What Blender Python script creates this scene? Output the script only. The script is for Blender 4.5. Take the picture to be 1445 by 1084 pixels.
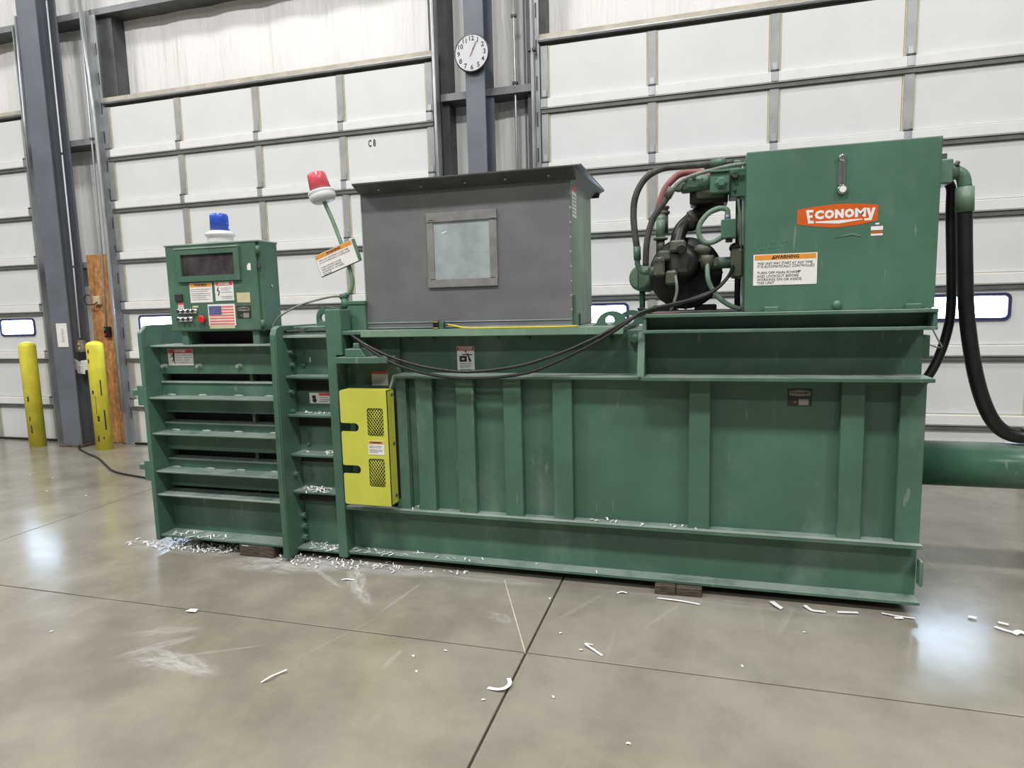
import bpy, bmesh, math, random
from mathutils import Vector, Matrix
random.seed(7)
PI = math.pi
for o in list(bpy.data.objects):
    bpy.data.objects.remove(o)
SC = bpy.context.scene
COL = SC.collection

# ------------------------------------------------------------------ camera
def cam_setup():
    yaw, pit, rol = math.radians(16.38), math.radians(6.87), math.radians(-1.5)
    c, s = math.cos, math.sin
    fw = Vector((-s(yaw)*c(pit), c(yaw)*c(pit), -s(pit)))
    r = Vector((c(yaw), s(yaw), 0)); u = r.cross(fw)
    r2 = r*c(rol)+u*s(rol); u2 = -r*s(rol)+u*c(rol)
    cd = bpy.data.cameras.new('camera'); co = bpy.data.objects.new('camera', cd); COL.objects.link(co)
    cd.sensor_width = 36.0; cd.lens = 918.0/1445*36; cd.clip_start = .05
    m = Matrix((r2, u2, -fw)).transposed().to_4x4(); m.translation = (0, -3.205, 1.45)
    co.matrix_world = m
    SC.camera = co
cam_setup()

# ------------------------------------------------------------------ world, lamps, exposure
SC.view_settings.view_transform = 'Standard'; SC.view_settings.look = 'None'
SC.view_settings.exposure = 0.0; SC.view_settings.gamma = 1.0
try: SC.view_settings.use_curve_mapping = False
except Exception: pass
try: SC.cycles.use_denoising = True
except Exception: pass
w = bpy.data.worlds.new('hall'); SC.world = w; w.use_nodes = True
bg = w.node_tree.nodes['Background']
bg.inputs[0].default_value = (.93, .96, 1.0, 1); bg.inputs[1].default_value = .11
def area(x, y, z, sx, sy, p, col=(1, .985, .965)):
    l = bpy.data.lights.new('high_bay', 'AREA'); l.shape = 'RECTANGLE'; l.size = sx; l.size_y = sy
    l.energy = p; l.color = col
    o = bpy.data.objects.new('high_bay', l); COL.objects.link(o); o.location = (x, y, z)
for (x, y, p) in ((-1.0, -3.6, 325), (-6.2, -3.6, 305), (4.2, -3.6, 305), (-1.0, -8.5, 160), (-6.2, -8.5, 160),
                  (4.2, -8.5, 160), (-3.6, .2, 120), (1.6, .2, 95), (-8.8, .2, 95), (-11.4, -3.6, 260)):
    area(x, y, 7.4, 1.2, .6, p)

# ------------------------------------------------------------------ materials
MATS = {}
def nmat(name):
    m = bpy.data.materials.new(name); m.use_nodes = True
    nt = m.node_tree; b = nt.nodes['Principled BSDF']
    MATS[name] = m
    return m, nt, b
def N(nt, t, **kw):
    n = nt.nodes.new(t)
    for k, v in kw.items():
        if k.startswith('i_'):
            key = k[2:]
            n.inputs[int(key) if key.isdigit() else key.replace('_', ' ')].default_value = v
        else: setattr(n, k, v)
    return n
def L(nt, a, b): nt.links.new(a, b)
def c4(c): return (c[0], c[1], c[2], 1)
def mix(nt, fac, a, b):
    n = N(nt, 'ShaderNodeMix', data_type='RGBA')
    if hasattr(fac, 'name'): L(nt, fac, n.inputs[0])
    else: n.inputs[0].default_value = fac
    for v, i in ((a, 6), (b, 7)):
        if isinstance(v, tuple): n.inputs[i].default_value = c4(v)
        else: L(nt, v, n.inputs[i])
    return n.outputs[2]
def noise(nt, vec, scale, detail=4, rough=.6, stretch=None):
    if stretch:
        mp = N(nt, 'ShaderNodeMapping'); L(nt, vec, mp.inputs[0]); mp.inputs['Scale'].default_value = stretch[:3]
        if len(stretch) > 3: mp.inputs['Rotation'].default_value = (0, 0, stretch[3])
        vec = mp.outputs[0]
    n = N(nt, 'ShaderNodeTexNoise'); L(nt, vec, n.inputs['Vector'])
    n.inputs['Scale'].default_value = scale; n.inputs['Detail'].default_value = detail; n.inputs['Roughness'].default_value = rough
    return n.outputs[0]
def ramp(nt, fac, lo, hi):
    n = N(nt, 'ShaderNodeMapRange'); L(nt, fac, n.inputs[0])
    n.inputs[1].default_value = lo; n.inputs[2].default_value = hi; n.clamp = True
    n.interpolation_type = 'SMOOTHSTEP'
    return n.outputs[0]
def mul(nt, a, b):
    n = N(nt, 'ShaderNodeMath', operation='MULTIPLY')
    for v, i in ((a, 0), (b, 1)):
        if isinstance(v, (int, float)): n.inputs[i].default_value = v
        else: L(nt, v, n.inputs[i])
    return n.outputs[0]
def bump(nt, b, h, strength, dist=.01):
    n = N(nt, 'ShaderNodeBump'); n.inputs['Strength'].default_value = strength; n.inputs['Distance'].default_value = dist
    L(nt, h, n.inputs['Height']); L(nt, n.outputs[0], b.inputs['Normal'])
def coords(nt): return N(nt, 'ShaderNodeTexCoord').outputs['Object']
def plain(name, col, rough=.5, metal=0., var=.12, scale=6., emit=None, bmp=0., stretch=None):
    m, nt, b = nmat(name); v = coords(nt)
    n = noise(nt, v, scale, 4, .6, stretch)
    dk = tuple(max(0, x*(1-var)) for x in col); lt = tuple(min(1, x*(1+var)) for x in col)
    L(nt, mix(nt, ramp(nt, n, .3, .7), dk, lt), b.inputs['Base Color'])
    b.inputs['Roughness'].default_value = rough; b.inputs['Metallic'].default_value = metal
    if bmp: bump(nt, b, n, bmp)
    if emit:
        b.inputs['Emission Color'].default_value = c4(emit[0]); b.inputs['Emission Strength'].default_value = emit[1]
    return m
def paint(name, col, dust=(.33, .40, .36), dark=(.02, .035, .028), dustlev=.5, darklev=.35, rough=.42):
    m, nt, b = nmat(name); v = coords(nt)
    big = noise(nt, v, 1.7, 5, .62)
    base = mix(nt, ramp(nt, big, .35, .68), tuple(x*.88 for x in col), tuple(x*1.14 for x in col))
    streak = noise(nt, v, 2.6, 6, .6, (1.3, 1.3, .8))
    c1 = mix(nt, mul(nt, ramp(nt, streak, .50, .78), dustlev), base, dust)
    fine = noise(nt, v, 55, 3, .6)
    patch = noise(nt, v, 4.5, 6, .7)
    gr = mul(nt, ramp(nt, patch, .56, .75), darklev)
    c2 = mix(nt, gr, c1, dark)
    scr = noise(nt, v, 26, 2, .5, (1, 1, .18))
    c3 = mix(nt, mul(nt, ramp(nt, scr, .70, .76), .45), c2, (.30, .31, .28))
    # dust that has settled on upward faces
    ge = N(nt, 'ShaderNodeNewGeometry'); sx = N(nt, 'ShaderNodeSeparateXYZ'); L(nt, ge.outputs['Normal'], sx.inputs[0])
    settle = mul(nt, mul(nt, ramp(nt, sx.outputs[2], .55, .95), ramp(nt, patch, .25, .6)), .62)
    c3 = mix(nt, settle, c3, (.36, .41, .385))
    L(nt, c3, b.inputs['Base Color'])
    rr = N(nt, 'ShaderNodeMapRange'); L(nt, patch, rr.inputs[0]); rr.inputs[3].default_value = rough-.08; rr.inputs[4].default_value = rough+.16
    L(nt, rr.outputs[0], b.inputs['Roughness'])
    bump(nt, b, fine, .06, .004)
    return m
GREEN = paint('green_paint', (.070, .150, .105), dustlev=.30)
GREEN_D = paint('green_grimy_paint', (.062, .135, .088), dustlev=.5, darklev=.8, dust=(.25, .25, .19), dark=(.035, .033, .026))
GREEN_L = paint('green_hopper_paint', (.145, .245, .165), dustlev=.7, dust=(.32, .36, .32))
TANK = paint('green_tank_paint', (.064, .155, .102), dustlev=.22, darklev=.15, rough=.38)
EDGE = paint('worn_steel_edge', (.26, .33, .29), dust=(.55, .56, .55), dark=(.10, .12, .11), dustlev=.6, rough=.35)
GREYP = plain('grey_sheet_steel', (.165, .170, .175), .48, .15, .10, 4, stretch=(1, 1, 1.6))
LIPM = plain('grey_hopper_lip', (.085, .088, .085), .45, .3, .2, 7)
FRAMEM = plain('brushed_frame', (.25, .245, .235), .5, .3, .15, 12)
PANE = plain('dusty_clear_plastic', (.34, .39, .40), .22, 0, .16, 7)
YEL = plain('safety_yellow', (.56, .57, .075), .42, 0, .06, 5)
YELB = plain('bollard_yellow', (.76, .68, .06), .5, 0, .1, 8)
BLACK = plain('black_rubber', (.011, .011, .012), .4, 0, .3, 12)
PIPEG = paint('pale_green_pipe', (.13, .205, .150), dust=(.30, .31, .27), dustlev=.6)
RAMG = paint('glossy_green_cylinder', (.060, .150, .100), dust=(.28, .36, .33), dustlev=.5, rough=.2)
HOSE = plain('dusty_black_hose', (.055, .052, .048), .55, 0, .4, 20)
HOSEG = plain('grey_green_hose', (.17, .21, .17), .5, 0, .25, 20)
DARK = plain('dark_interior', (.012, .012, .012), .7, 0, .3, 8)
OILY = plain('oily_dark_metal', (.018, .017, .015), .42, .2, .6, 18)
GRIME_SHADE = plain('greasy_shaded_metal', (.040, .038, .030), .55, .1, .6, 16)  # greasy pump metal with its shadow mixed into the colour
OILG = paint('oily_green_metal', (.075, .088, .062), dust=(.26, .235, .18), dark=(.03, .028, .02), dustlev=.6, darklev=.75, rough=.45)
GALV = plain('galvanized_steel', (.44, .46, .48), .38, .55, .15, 9, stretch=(1, 1, .4))
STEEL = plain('grey_zinc_stile', (.36, .37, .37), .45, .25, .12, 5)
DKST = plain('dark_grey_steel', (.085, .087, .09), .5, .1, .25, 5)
COLM = plain('grey_column_paint', (.150, .165, .195), .45, .1, .10, 3)
GIRT = plain('girt_grey', (.24, .245, .26), .5, .1, .15, 4)
WHITEP = plain('white_door_skin', (.70, .715, .72), .38, 0, .025, 2.5)
WHITER = plain('white_door_rail', (.78, .78, .78), .33, 0, .03, 9)
TAN = plain('tan_sealant', (.62, .55, .36), .6, 0, .12, 15)
TANT = plain('tan_header_trim', (.50, .46, .37), .5, .1, .15, 8)
WOODB = plain('dark_timber', (.075, .058, .042), .75, 0, .5, 20, bmp=.4, stretch=(1, 6, 6))
WHITE = plain('white_decal', (.80, .79, .76), .5, 0, .05, 20)
CREAM = plain('cream_decal', (.62, .56, .33), .55, 0, .1, 20)
ORANGE = plain('orange_print', (.78, .30, .035), .5, 0, .06, 15)
RED = plain('red_print', (.72, .075, .060), .5, 0, .06, 15)
INK = plain('black_print', (.03, .03, .032), .5, 0, .1, 15)
GINK = plain('faded_grey_print', (.26, .26, .27), .6, 0, .35, 40)
BLUEP = plain('flag_blue_print', (.055, .075, .24), .55, 0, .1, 20)
PINKP = plain('flag_faded_red_print', (.72, .20, .17), .55, 0, .1, 20)
LOGO = plain('logo_orange_red', (.62, .105, .012), .4, 0, .06, 15)
CHROME = plain('chrome', (.62, .62, .63), .18, .9, .1, 20)
REDB = plain('red_push_button', (.65, .03, .03), .3, 0, .08, 20)
PAPER = plain('white_paper', (.86, .86, .88), .6, 0, .04, 30)
BWHITE = plain('white_plastic', (.70, .70, .72), .4, 0, .06, 10)
REDL = plain('red_lens', (.70, .10, .13), .25, 0, .08, 14)
BLUEL = plain('blue_lens', (.03, .10, .55), .25, 0, .12, 14)
SCREEN = plain('smoky_display_glass', (.055, .050, .052), .16, 0, .45, 9)
OSB = plain('osb_strand_board', (.46, .22, .085), .65, 0, .35, 24, stretch=(1, 1, .45))
BEIGE = plain('beige_plastic', (.60, .48, .32), .5, 0, .08, 10)
WINF = plain('blue_glow_gasket', (.040, .042, .13), .4, 0, .1, 10)  # gasket tinted with the blue glow around the bright panes
DAY = plain('daylit_window_pane', (.8, .85, .95), .3, 0, .02, 3, emit=((.55, .75, 1.0), 24.0))
MESHM = plain('dark_mesh_wire', (.20, .20, .06), .5, .2, .3, 20)
YWIRE = plain('yellow_wire', (.62, .48, .03), .45, 0, .1, 20)
REDH = plain('faded_red_hose', (.26, .085, .08), .5, 0, .2, 20)
DIALM = plain('clock_dial', (.62, .635, .68), .35, 0, .02, 10)
RUST = plain('rusty_base_plate', (.12, .085, .065), .7, .2, .5, 14)
CUT = plain('pale_saw_cut', (.50, .47, .40), .6, 0, .2, 20)
JOINT = plain('dark_joint_filler', (.055, .045, .036), .8, 0, .5, 16)

def liner():
    m, nt, b = nmat('white_vinyl_liner'); v = coords(nt)
    n = noise(nt, v, 2.2, 5, .6, (3.0, 1, .35)); st = noise(nt, v, 9, 4, .6, (2.5, 1, .12))
    L(nt, mix(nt, ramp(nt, st, .55, .8), (.82, .815, .81), (.68, .66, .63)), b.inputs['Base Color'])
    b.inputs['Roughness'].default_value = .33; bump(nt, b, n, .6, .05)
    return m
LINER = liner()

def floor_mat():
    m, nt, b = nmat('polished_concrete'); v = coords(nt)
    big = noise(nt, v, .55, 6, .6); med = noise(nt, v, 2.6, 6, .65); fine = noise(nt, v, 60, 3, .6)
    c = mix(nt, ramp(nt, big, .3, .7), (.205, .188, .148), (.285, .268, .222))
    c = mix(nt, mul(nt, ramp(nt, med, .42, .72), .55), c, (.35, .33, .265))
    c = mix(nt, mul(nt, ramp(nt, med, .50, .28), .42), c, (.16, .148, .118))
    st = noise(nt, v, 2.2, 5, .62, (4.5, .35, 1, .62)); st2 = noise(nt, v, 2.0, 5, .6, (.5, 5.0, 1, .25))
    c = mix(nt, mul(nt, ramp(nt, st, .60, .82), .35), c, (.46, .44, .39))
    c = mix(nt, mul(nt, ramp(nt, st2, .62, .85), .30), c, (.45, .43, .38))
    c = mix(nt, mul(nt, ramp(nt, fine, .6, .8), .14), c, (.48, .45, .36))
    # tyre-dragged paper dust, each smear with a place and shape of its own
    for (x, y, rot, sx, sy, amt) in ((-2.09, -1.13, -.21, .27, .075, .62), (-2.16, -1.16, .05, .20, .06, .45), (-2.05, -1.05, .51, .34, .012, .40), (-2.29, -1.05, .85, .20, .045, .42),
                                     (-2.37, -.93, .41, .20, .05, .30), (-1.78, -.22, -.95, .22, .065, .75), (-1.66, -.38, -.74, .16, .05, .55), (-1.97, -.22, -.59, .24, .022, .60),
                                     (-2.30, -.10, .10, .42, .17, .85), (-1.85, -.06, .0, .60, .11, .70), (-1.25, -.05, .0, .65, .07, .5), (-1.45, -.36, 1.41, .24, .012, .45),
                                     (-.90, -.45, -.5, .10, .06, .35), (-1.23, -.90, 1.5, .10, .02, .35), (-3.1, -.02, .0, .6, .12, .65), (-.55, -.25, 1.1, .25, .02, .22),
                                     (-.16, -.25, 1.1, .22, .018, .22), (.37, -.2, 1.25, .22, .02, .22), (-1.55, -.80, 1.2, .3, .010, .25), (.1, -.06, 0, .9, .05, .3)):
        mp = N(nt, 'ShaderNodeMapping', vector_type='TEXTURE'); L(nt, v, mp.inputs[0])
        mp.inputs['Location'].default_value = (x, y, 0); mp.inputs['Rotation'].default_value = (0, 0, rot); mp.inputs['Scale'].default_value = (sx, sy, 1)
        g = N(nt, 'ShaderNodeTexGradient', gradient_type='SPHERICAL'); L(nt, mp.outputs[0], g.inputs[0])
        dn = noise(nt, mp.outputs[0], 2.5, 6, .7)
        c = mix(nt, mul(nt, mul(nt, ramp(nt, g.outputs[1], 0, .55), ramp(nt, dn, .33, .66)), amt*.8), c, (.60, .595, .60))
    L(nt, c, b.inputs['Base Color'])
    rr = N(nt, 'ShaderNodeMapRange'); L(nt, med, rr.inputs[0]); rr.inputs[1].default_value = .25; rr.inputs[2].default_value = .75
    rr.inputs[3].default_value = .14; rr.inputs[4].default_value = .25
    L(nt, rr.outputs[0], b.inputs['Roughness']); b.inputs['Specular IOR Level'].default_value = .5
    bump(nt, b, med, .05, .01)
    return m
FLOORM = floor_mat()

# ------------------------------------------------------------------ mesh builder
def curve_mesh(polys, depth):
    cu = bpy.data.curves.new('tmp', 'CURVE'); cu.dimensions = '2D'; cu.fill_mode = 'BOTH'; cu.extrude = depth/2
    for p in polys:
        s = cu.splines.new('POLY'); s.points.add(len(p)-1); s.use_cyclic_u = True
        for q, (x, y) in zip(s.points, p): q.co = (x, y, 0, 1)
    o = bpy.data.objects.new('tmp', cu); me = bpy.data.meshes.new_from_object(o)
    bpy.data.objects.remove(o); bpy.data.curves.remove(cu)
    return me
def text_mesh(s, size, bold=0., align='CENTER', depth=.0004, shear=0.):
    cu = bpy.data.curves.new('tmp', 'FONT'); cu.body = s; cu.size = size; cu.offset = bold; cu.align_x = align; cu.align_y = 'CENTER'
    cu.extrude = depth; cu.shear = shear; cu.resolution_u = 2
    o = bpy.data.objects.new('tmp', cu); me = bpy.data.meshes.new_from_object(o)
    bpy.data.objects.remove(o); bpy.data.curves.remove(cu)
    return me
def catmull(pts, sub):
    P = [Vector(p) for p in pts]
    if sub <= 1 or len(P) < 3: return P
    out = []
    for i in range(len(P)-1):
        a = P[max(i-1, 0)]; b = P[i]; c = P[i+1]; d = P[min(i+2, len(P)-1)]
        for k in range(sub):
            t = k/sub
            out.append(.5*((2*b)+(c-a)*t+(2*a-5*b+4*c-d)*t*t+(3*b-a-3*c+d)*t**3))
    out.append(P[-1]); return out
FRONT = Matrix.Rotation(PI/2, 4, 'X')          # drawn in x,y -> stands in X,Z facing the camera side
class B:
    def __init__(s): s.bm = bmesh.new(); s.mats = []
    def mi(s, m):
        if m not in s.mats: s.mats.append(m)
        return s.mats.index(m)
    def take(s, t, mat, smooth=False, mtx=None):
        i = s.mi(mat)
        for f in t.faces: f.material_index = i; f.smooth = smooth
        if mtx is not None: t.transform(mtx)
        me = bpy.data.meshes.new('tmp'); t.to_mesh(me); t.free(); s.bm.from_mesh(me); bpy.data.meshes.remove(me); return s
    def mesh(s, me, mat, mtx=None, smooth=False):
        t = bmesh.new(); t.from_mesh(me); bpy.data.meshes.remove(me); return s.take(t, mat, smooth, mtx)
    def box(s, x0, x1, y0, y1, z0, z1, mat, bev=0., mtx=None, seg=1):
        t = bmesh.new()
        bmesh.ops.create_cube(t, size=1, matrix=Matrix.Translation(((x0+x1)/2, (y0+y1)/2, (z0+z1)/2)) @ Matrix.Diagonal((abs(x1-x0), abs(y1-y0), abs(z1-z0), 1)))
        if bev: bmesh.ops.bevel(t, geom=list(t.edges), offset=bev, segments=seg, affect='EDGES', profile=.5)
        return s.take(t, mat, False, mtx)
    def lathe(s, prof, base, axis, mat, seg=24, smooth=True):
        q = Vector(axis).to_track_quat('Z', 'Y').to_matrix().to_4x4(); q.translation = Vector(base)
        t = bmesh.new(); rings = []
        for r, h in prof:
            rings.append([t.verts.new((r*math.cos(2*PI*k/seg), r*math.sin(2*PI*k/seg), h)) for k in range(seg)])
        for a, b in zip(rings, rings[1:]):
            for k in range(seg):
                t.faces.new((a[k], a[(k+1) % seg], b[(k+1) % seg], b[k]))
        t.faces.new(rings[0][::-1]); t.faces.new(rings[-1])
        bmesh.ops.recalc_face_normals(t, faces=list(t.faces))
        i = s.mi(mat); t.transform(q)
        for f in t.faces: f.material_index = i; f.smooth = smooth and len(f.verts) == 4
        me = bpy.data.meshes.new('tmp'); t.to_mesh(me); t.free(); s.bm.from_mesh(me); bpy.data.meshes.remove(me); return s
    def cyl(s, p0, p1, r, mat, seg=20, r2=None, smooth=True):
        d = Vector(p1)-Vector(p0)
        return s.lathe([(r, 0), (r if r2 is None else r2, d.length)], p0, d, mat, seg, smooth)
    def tube(s, pts, r, mat, seg=10, sub=4):
        P = catmull(pts, sub); t = bmesh.new(); rings = []
        up = Vector((0, 1, 0)); prev = None
        for i, p in enumerate(P):
            d = (P[min(i+1, len(P)-1)]-P[max(i-1, 0)]).normalized()
            a = prev if prev is not None else (up if abs(d.dot(up)) < .9 else Vector((0, 0, 1)))
            a = (a-d*a.dot(d)).normalized(); prev = a; b = d.cross(a)
            rings.append([t.verts.new(p+(a*math.cos(2*PI*k/seg)+b*math.sin(2*PI*k/seg))*r) for k in range(seg)])
        for a, b in zip(rings, rings[1:]):
            for k in range(seg): t.faces.new((a[k], a[(k+1) % seg], b[(k+1) % seg], b[k]))
        t.faces.new(rings[0][::-1]); t.faces.new(rings[-1])
        bmesh.ops.recalc_face_normals(t, faces=list(t.faces))
        return s.take(t, mat, True)
    def prism(s, poly, axis, a0, a1, mat, bev=0.):
        t = bmesh.new()
        def P(u, v, a): return {'x': (a, u, v), 'y': (u, a, v), 'z': (u, v, a)}[axis]
        A = [t.verts.new(P(u, v, a0)) for u, v in poly]; C = [t.verts.new(P(u, v, a1)) for u, v in poly]
        t.faces.new(A); t.faces.new(C[::-1]); n = len(A)
        for k in range(n): t.faces.new((A[k], C[k], C[(k+1) % n], A[(k+1) % n]))
        bmesh.ops.recalc_face_normals(t, faces=list(t.faces))
        if bev: bmesh.ops.bevel(t, geom=list(t.edges), offset=bev, segments=1, affect='EDGES')
        return s.take(t, mat)
    def plate(s, polys, y, th, mat):
        """outline + holes in X,Z, front at y, thickness th going back"""
        return s.mesh(curve_mesh(polys, th), mat, Matrix.Translation((0, y+th/2, 0)) @ FRONT)
    def ball(s, c, r, mat, sc=(1, 1, 1), seg=14):
        t = bmesh.new(); bmesh.ops.create_uvsphere(t, u_segments=seg, v_segments=max(6, seg//2), radius=r)
        return s.take(t, mat, True, Matrix.Translation(c) @ Matrix.Diagonal((*sc, 1)))
    def text(s, body, x, z, y, size, mat, bold=0., align='CENTER', rot=0., xs=1., shear=0.):
        return s.mesh(text_mesh(body, size, bold, align, shear=shear), mat,
                      Matrix.Translation((x, y, z)) @ Matrix.Rotation(-rot, 4, 'Y') @ FRONT @ Matrix.Diagonal((xs, 1, 1, 1)))
    def build(s, name, parent=None, label=None, cat=None, group=None, kind=None):
        me = bpy.data.meshes.new(name); s.bm.to_mesh(me); s.bm.free()
        for m in s.mats: me.materials.append(m)
        return link(name, me, parent, label, cat, group, kind)
PLACE = {}                                      # where each object's own origin stands
def setp(o, label=None, cat=None, group=None, kind=None):
    for k, v in (('label', label), ('category', cat), ('group', group), ('kind', kind)):
        if v: o[k] = v
    return o
def link(name, me, parent=None, label=None, cat=None, group=None, kind=None, loc=None, rot=None):
    o = bpy.data.objects.new(name, me); COL.objects.link(o)
    if loc is not None: o.location = loc
    if rot is not None: o.rotation_euler = rot
    if parent is not None:
        o.parent = parent; o.matrix_parent_inverse = Matrix.Translation(-PLACE[parent.name])
    PLACE[o.name] = Vector(loc) if loc is not None else Vector((0, 0, 0))
    return setp(o, label, cat, group, kind)
def empty(name, loc, label, cat, group=None, kind=None):
    o = bpy.data.objects.new(name, None); COL.objects.link(o); o.location = loc; o.empty_display_size = .1; PLACE[o.name] = Vector(loc)
    return setp(o, label, cat, group, kind)
def bx(name, parent, x0, x1, y0, y1, z0, z1, mat, bev=.003, **kw):
    return B().box(x0, x1, y0, y1, z0, z1, mat, bev).build(name, parent, **kw)
def arc(cx, cz, r, a0, a1, n=12):
    return [(cx+r*math.cos(a0+(a1-a0)*k/n), cz+r*math.sin(a0+(a1-a0)*k/n)) for k in range(n+1)]

# ================================================================== SETTING
floor = B().box(-14, 8, -14, 3.2, -.20, -.012, JOINT).build('floor', kind='structure')
XE = [-13.9, -8.16, -4.43, -.70, 3.03, 7.9]; YE = [-13.9, -8.18, -4.45, -.72, 3.1]
for i in range(len(XE)-1):
    for j in range(len(YE)-1):
        g = .0045
        B().box(XE[i]+g, XE[i+1]-g, YE[j]+g, YE[j+1]-g, -.06, 0, FLOORM, .002).build('slab', floor)
B().prism([(-1.004, -.04), (-.998, -.04), (-.700, -.722), (-.704, -.726)], 'z', -.003, .0008, CUT).build('saw_cut', floor)
ceil = bx('ceiling', None, -14, 8, -14, 3.2, 7.9, 8.05, plain('ceiling_white', (.62, .62, .60), .8), 0, kind='structure')

# wall liner: gently bulging vinyl faced insulation
def wall():
    t = B(); bm = bmesh.new(); nx, nz = 220, 10
    V = [[bm.verts.new((-14+22*i/nx, 2.80-.018*abs(math.sin((-14+22*i/nx)*PI/.61))-.006*math.sin(i*.9+j), 8*j/nz)) for j in range(nz+1)] for i in range(nx+1)]
    for i in range(nx):
        for j in range(nz): bm.faces.new((V[i][j], V[i+1][j], V[i+1][j+1], V[i][j+1]))
    t.take(bm, LINER, True)
    t.box(-14, 8, 2.86, 3.0, 0, 8, DKST)
    return t.build('wall_back', kind='structure')
WALL = wall()
def girt(z, x0, x1):
    B().prism([(2.57, z+.055), (2.57, z-.005), (2.80, z-.005), (2.80, z+.003), (2.578, z+.003), (2.578, z+.055)], 'x', x0, x1, DKST).box(x0, x1, 2.567, 2.571, z-.006, z+.056, GIRT).build('girt', WALL)  # web darker than the lip: underside shade put into its colour
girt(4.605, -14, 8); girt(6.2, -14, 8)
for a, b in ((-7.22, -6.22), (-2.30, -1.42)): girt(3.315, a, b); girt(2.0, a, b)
def jamb(x0, x1):
    B().box(x0, x1, 2.625, 2.64, 0, 4.60, DKST, .002).box(x0, x0+.012, 2.64, 2.80, 0, 4.60, DKST).box(x1-.012, x1, 2.64, 2.80, 0, 4.60, DKST).build('door_jamb', WALL)
jamb(-6.25, -6.02); jamb(-2.42, -2.24); jamb(-1.50, -1.33); jamb(-7.40, -7.18)
# bare lines on the liner seen between the doors
bx('seam', WALL, -1.565, -1.55, 2.765, 2.775, 0, 6, GIRT, 0)

# ------------------------------------------------------------------ overhead doors
ZL = [0.0, .44, .98, 1.52, 2.06, 2.60, 3.14, 3.70]
def door(name, x0, bays, wins, mark=None, rails=True):
    bw = .945; x1 = x0+bw*bays
    d = empty(name, ((x0+x1)/2, 2.55, 0), None, None, kind='structure')
    bx('backing', d, x0, x1, 2.585, 2.60, .01, 3.70, DKST, 0)
    cache = {}
    def shared(key, make):
        if key not in cache:
            o = make(); cache[key] = o.data; return o
        return None
    for i in range(7):
        za, zb = ZL[i], ZL[i+1]
        lo = za+.085 if i else .02
        hi = zb-.043
        for k in range(bays):
            a, c = x0+k*bw, x0+(k+1)*bw
            pa, pc = a+.044, c-.044
            if k == 0: pa = a+.075
            if k == bays-1: pc = c-.075
            p = B()
            if i == 2 and k in wins:
                m = (a+c)/2
                wx0, wx1, wz0, wz1 = m-.262, m+.262, 1.255, 1.44
                def rr(ax, bx_, az, bz, r):
                    return arc(bx_-r, bz-r, r, 0, PI/2, 6)+arc(ax+r, bz-r, r, PI/2, PI, 6)+arc(ax+r, az+r, r, PI, 1.5*PI, 6)+arc(bx_-r, az+r, r, 1.5*PI, 2*PI, 6)
                p.plate([[(pa, lo), (pc, lo), (pc, hi), (pa, hi)], rr(wx0, wx1, wz0, wz1, .035)], 2.558, .02, WHITEP)
                p.build('panel', d)
                B().plate([rr(wx0-.012, wx1+.012, wz0-.012, wz1+.012, .045), rr(wx0+.012, wx1-.012, wz0+.012, wz1-.012, .028)], 2.546, .03, WINF).build('window_frame', d)
                B().plate([rr(wx0+.006, wx1-.006, wz0+.006, wz1-.006, .03)], 2.562, .008, DAY).build('window_pane', d)
            else:
                p.box(pa, pc, 2.558, 2.58, lo, hi, WHITEP, .004)
                if mark and i == mark[0] and k == mark[1]:
                    p.text('C', mark[2]-.024, mark[3], 2.5572, .088, INK, bold=.003, xs=.55).text('8', mark[2]+.024, mark[3]+.002, 2.5572, .088, INK, bold=.003, xs=.62)
                p.build('panel', d)
        if i:
            B().box(x0, x1, 2.522, 2.58, za, za+.078, WHITER, .004).box(x0, x1, 2.524, 2.58, za-.006, za, EDGEG).build('rail', d)
            bx('strut', d, x0, x1, 2.535, 2.58, za-.042, za-.006, STRUT, .003)
            B().box(x0, x1, 2.560, 2.58, za+.0785, za+.0848, TANT).build('seam', d)
        for k in range(bays+1):
            xs = x0+k*bw
            sa, sb = (xs-.034, xs+.034)
            if k == 0: sa, sb = x0, x0+.066
            if k == bays: sa, sb = x1-.066, x1
            s = B().box(sa, sb, 2.546, 2.58, lo, hi, STEEL, .003)
            if k: s.box(sa-.009, sa, 2.555, 2.58, lo, hi, TAN)
            if k < bays: s.box(sb, sb+.009, 2.555, 2.58, lo, hi, TAN)
            s.build('stile', d)
            if i:
                h = B().box(xs-.026 if 0 < k < bays else sa+.006, xs+.026 if 0 < k < bays else sb-.006, 2.516, 2.523, za+.004, za+.076, GALV, .002)
                h.cyl(((sa+sb)/2-.03, 2.53, za+.085), ((sa+sb)/2+.03, 2.53, za+.085), .011, DKST, 10)
                h.box((sa+sb)/2-.02, (sa+sb)/2+.02, 2.538, 2.546, za+.09, za+.15, GALV, .002)
                h.build('hinge', d)
    # header angle above the top section
    B().box(x0-.02, x1+.02, 2.545, 2.62, 3.715, 3.755, TANT, .003).box(x0-.02, x1+.02, 2.54, 2.60, 3.690, 3.715, STRUT, .002).box(x0-.02, x1+.02, 2.5385, 2.541, 3.706, 3.715, GALV).build('header', d)
    for xs, sg in ((x0, -1), (x1, 1)):
        a, b = (xs-.062, xs-.012) if sg < 0 else (xs+.012, xs+.062)
        t = B().box(a, b, 2.56, 2.568, 0, 4.6, GALV).box(a if sg < 0 else b-.008, a+.008 if sg < 0 else b, 2.47, 2.56, 0, 4.6, GALV, .001)
        for q in range(14): t.box((a+b)/2-.006, (a+b)/2+.006, 2.556, 2.5605, .3+.3*q, .42+.3*q, DKST)
        t.build('track', d)
    bx('bottom_seal', d, x0, x1, 2.53, 2.58, .002, .022, BLACK, 0)
    return d
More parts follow.
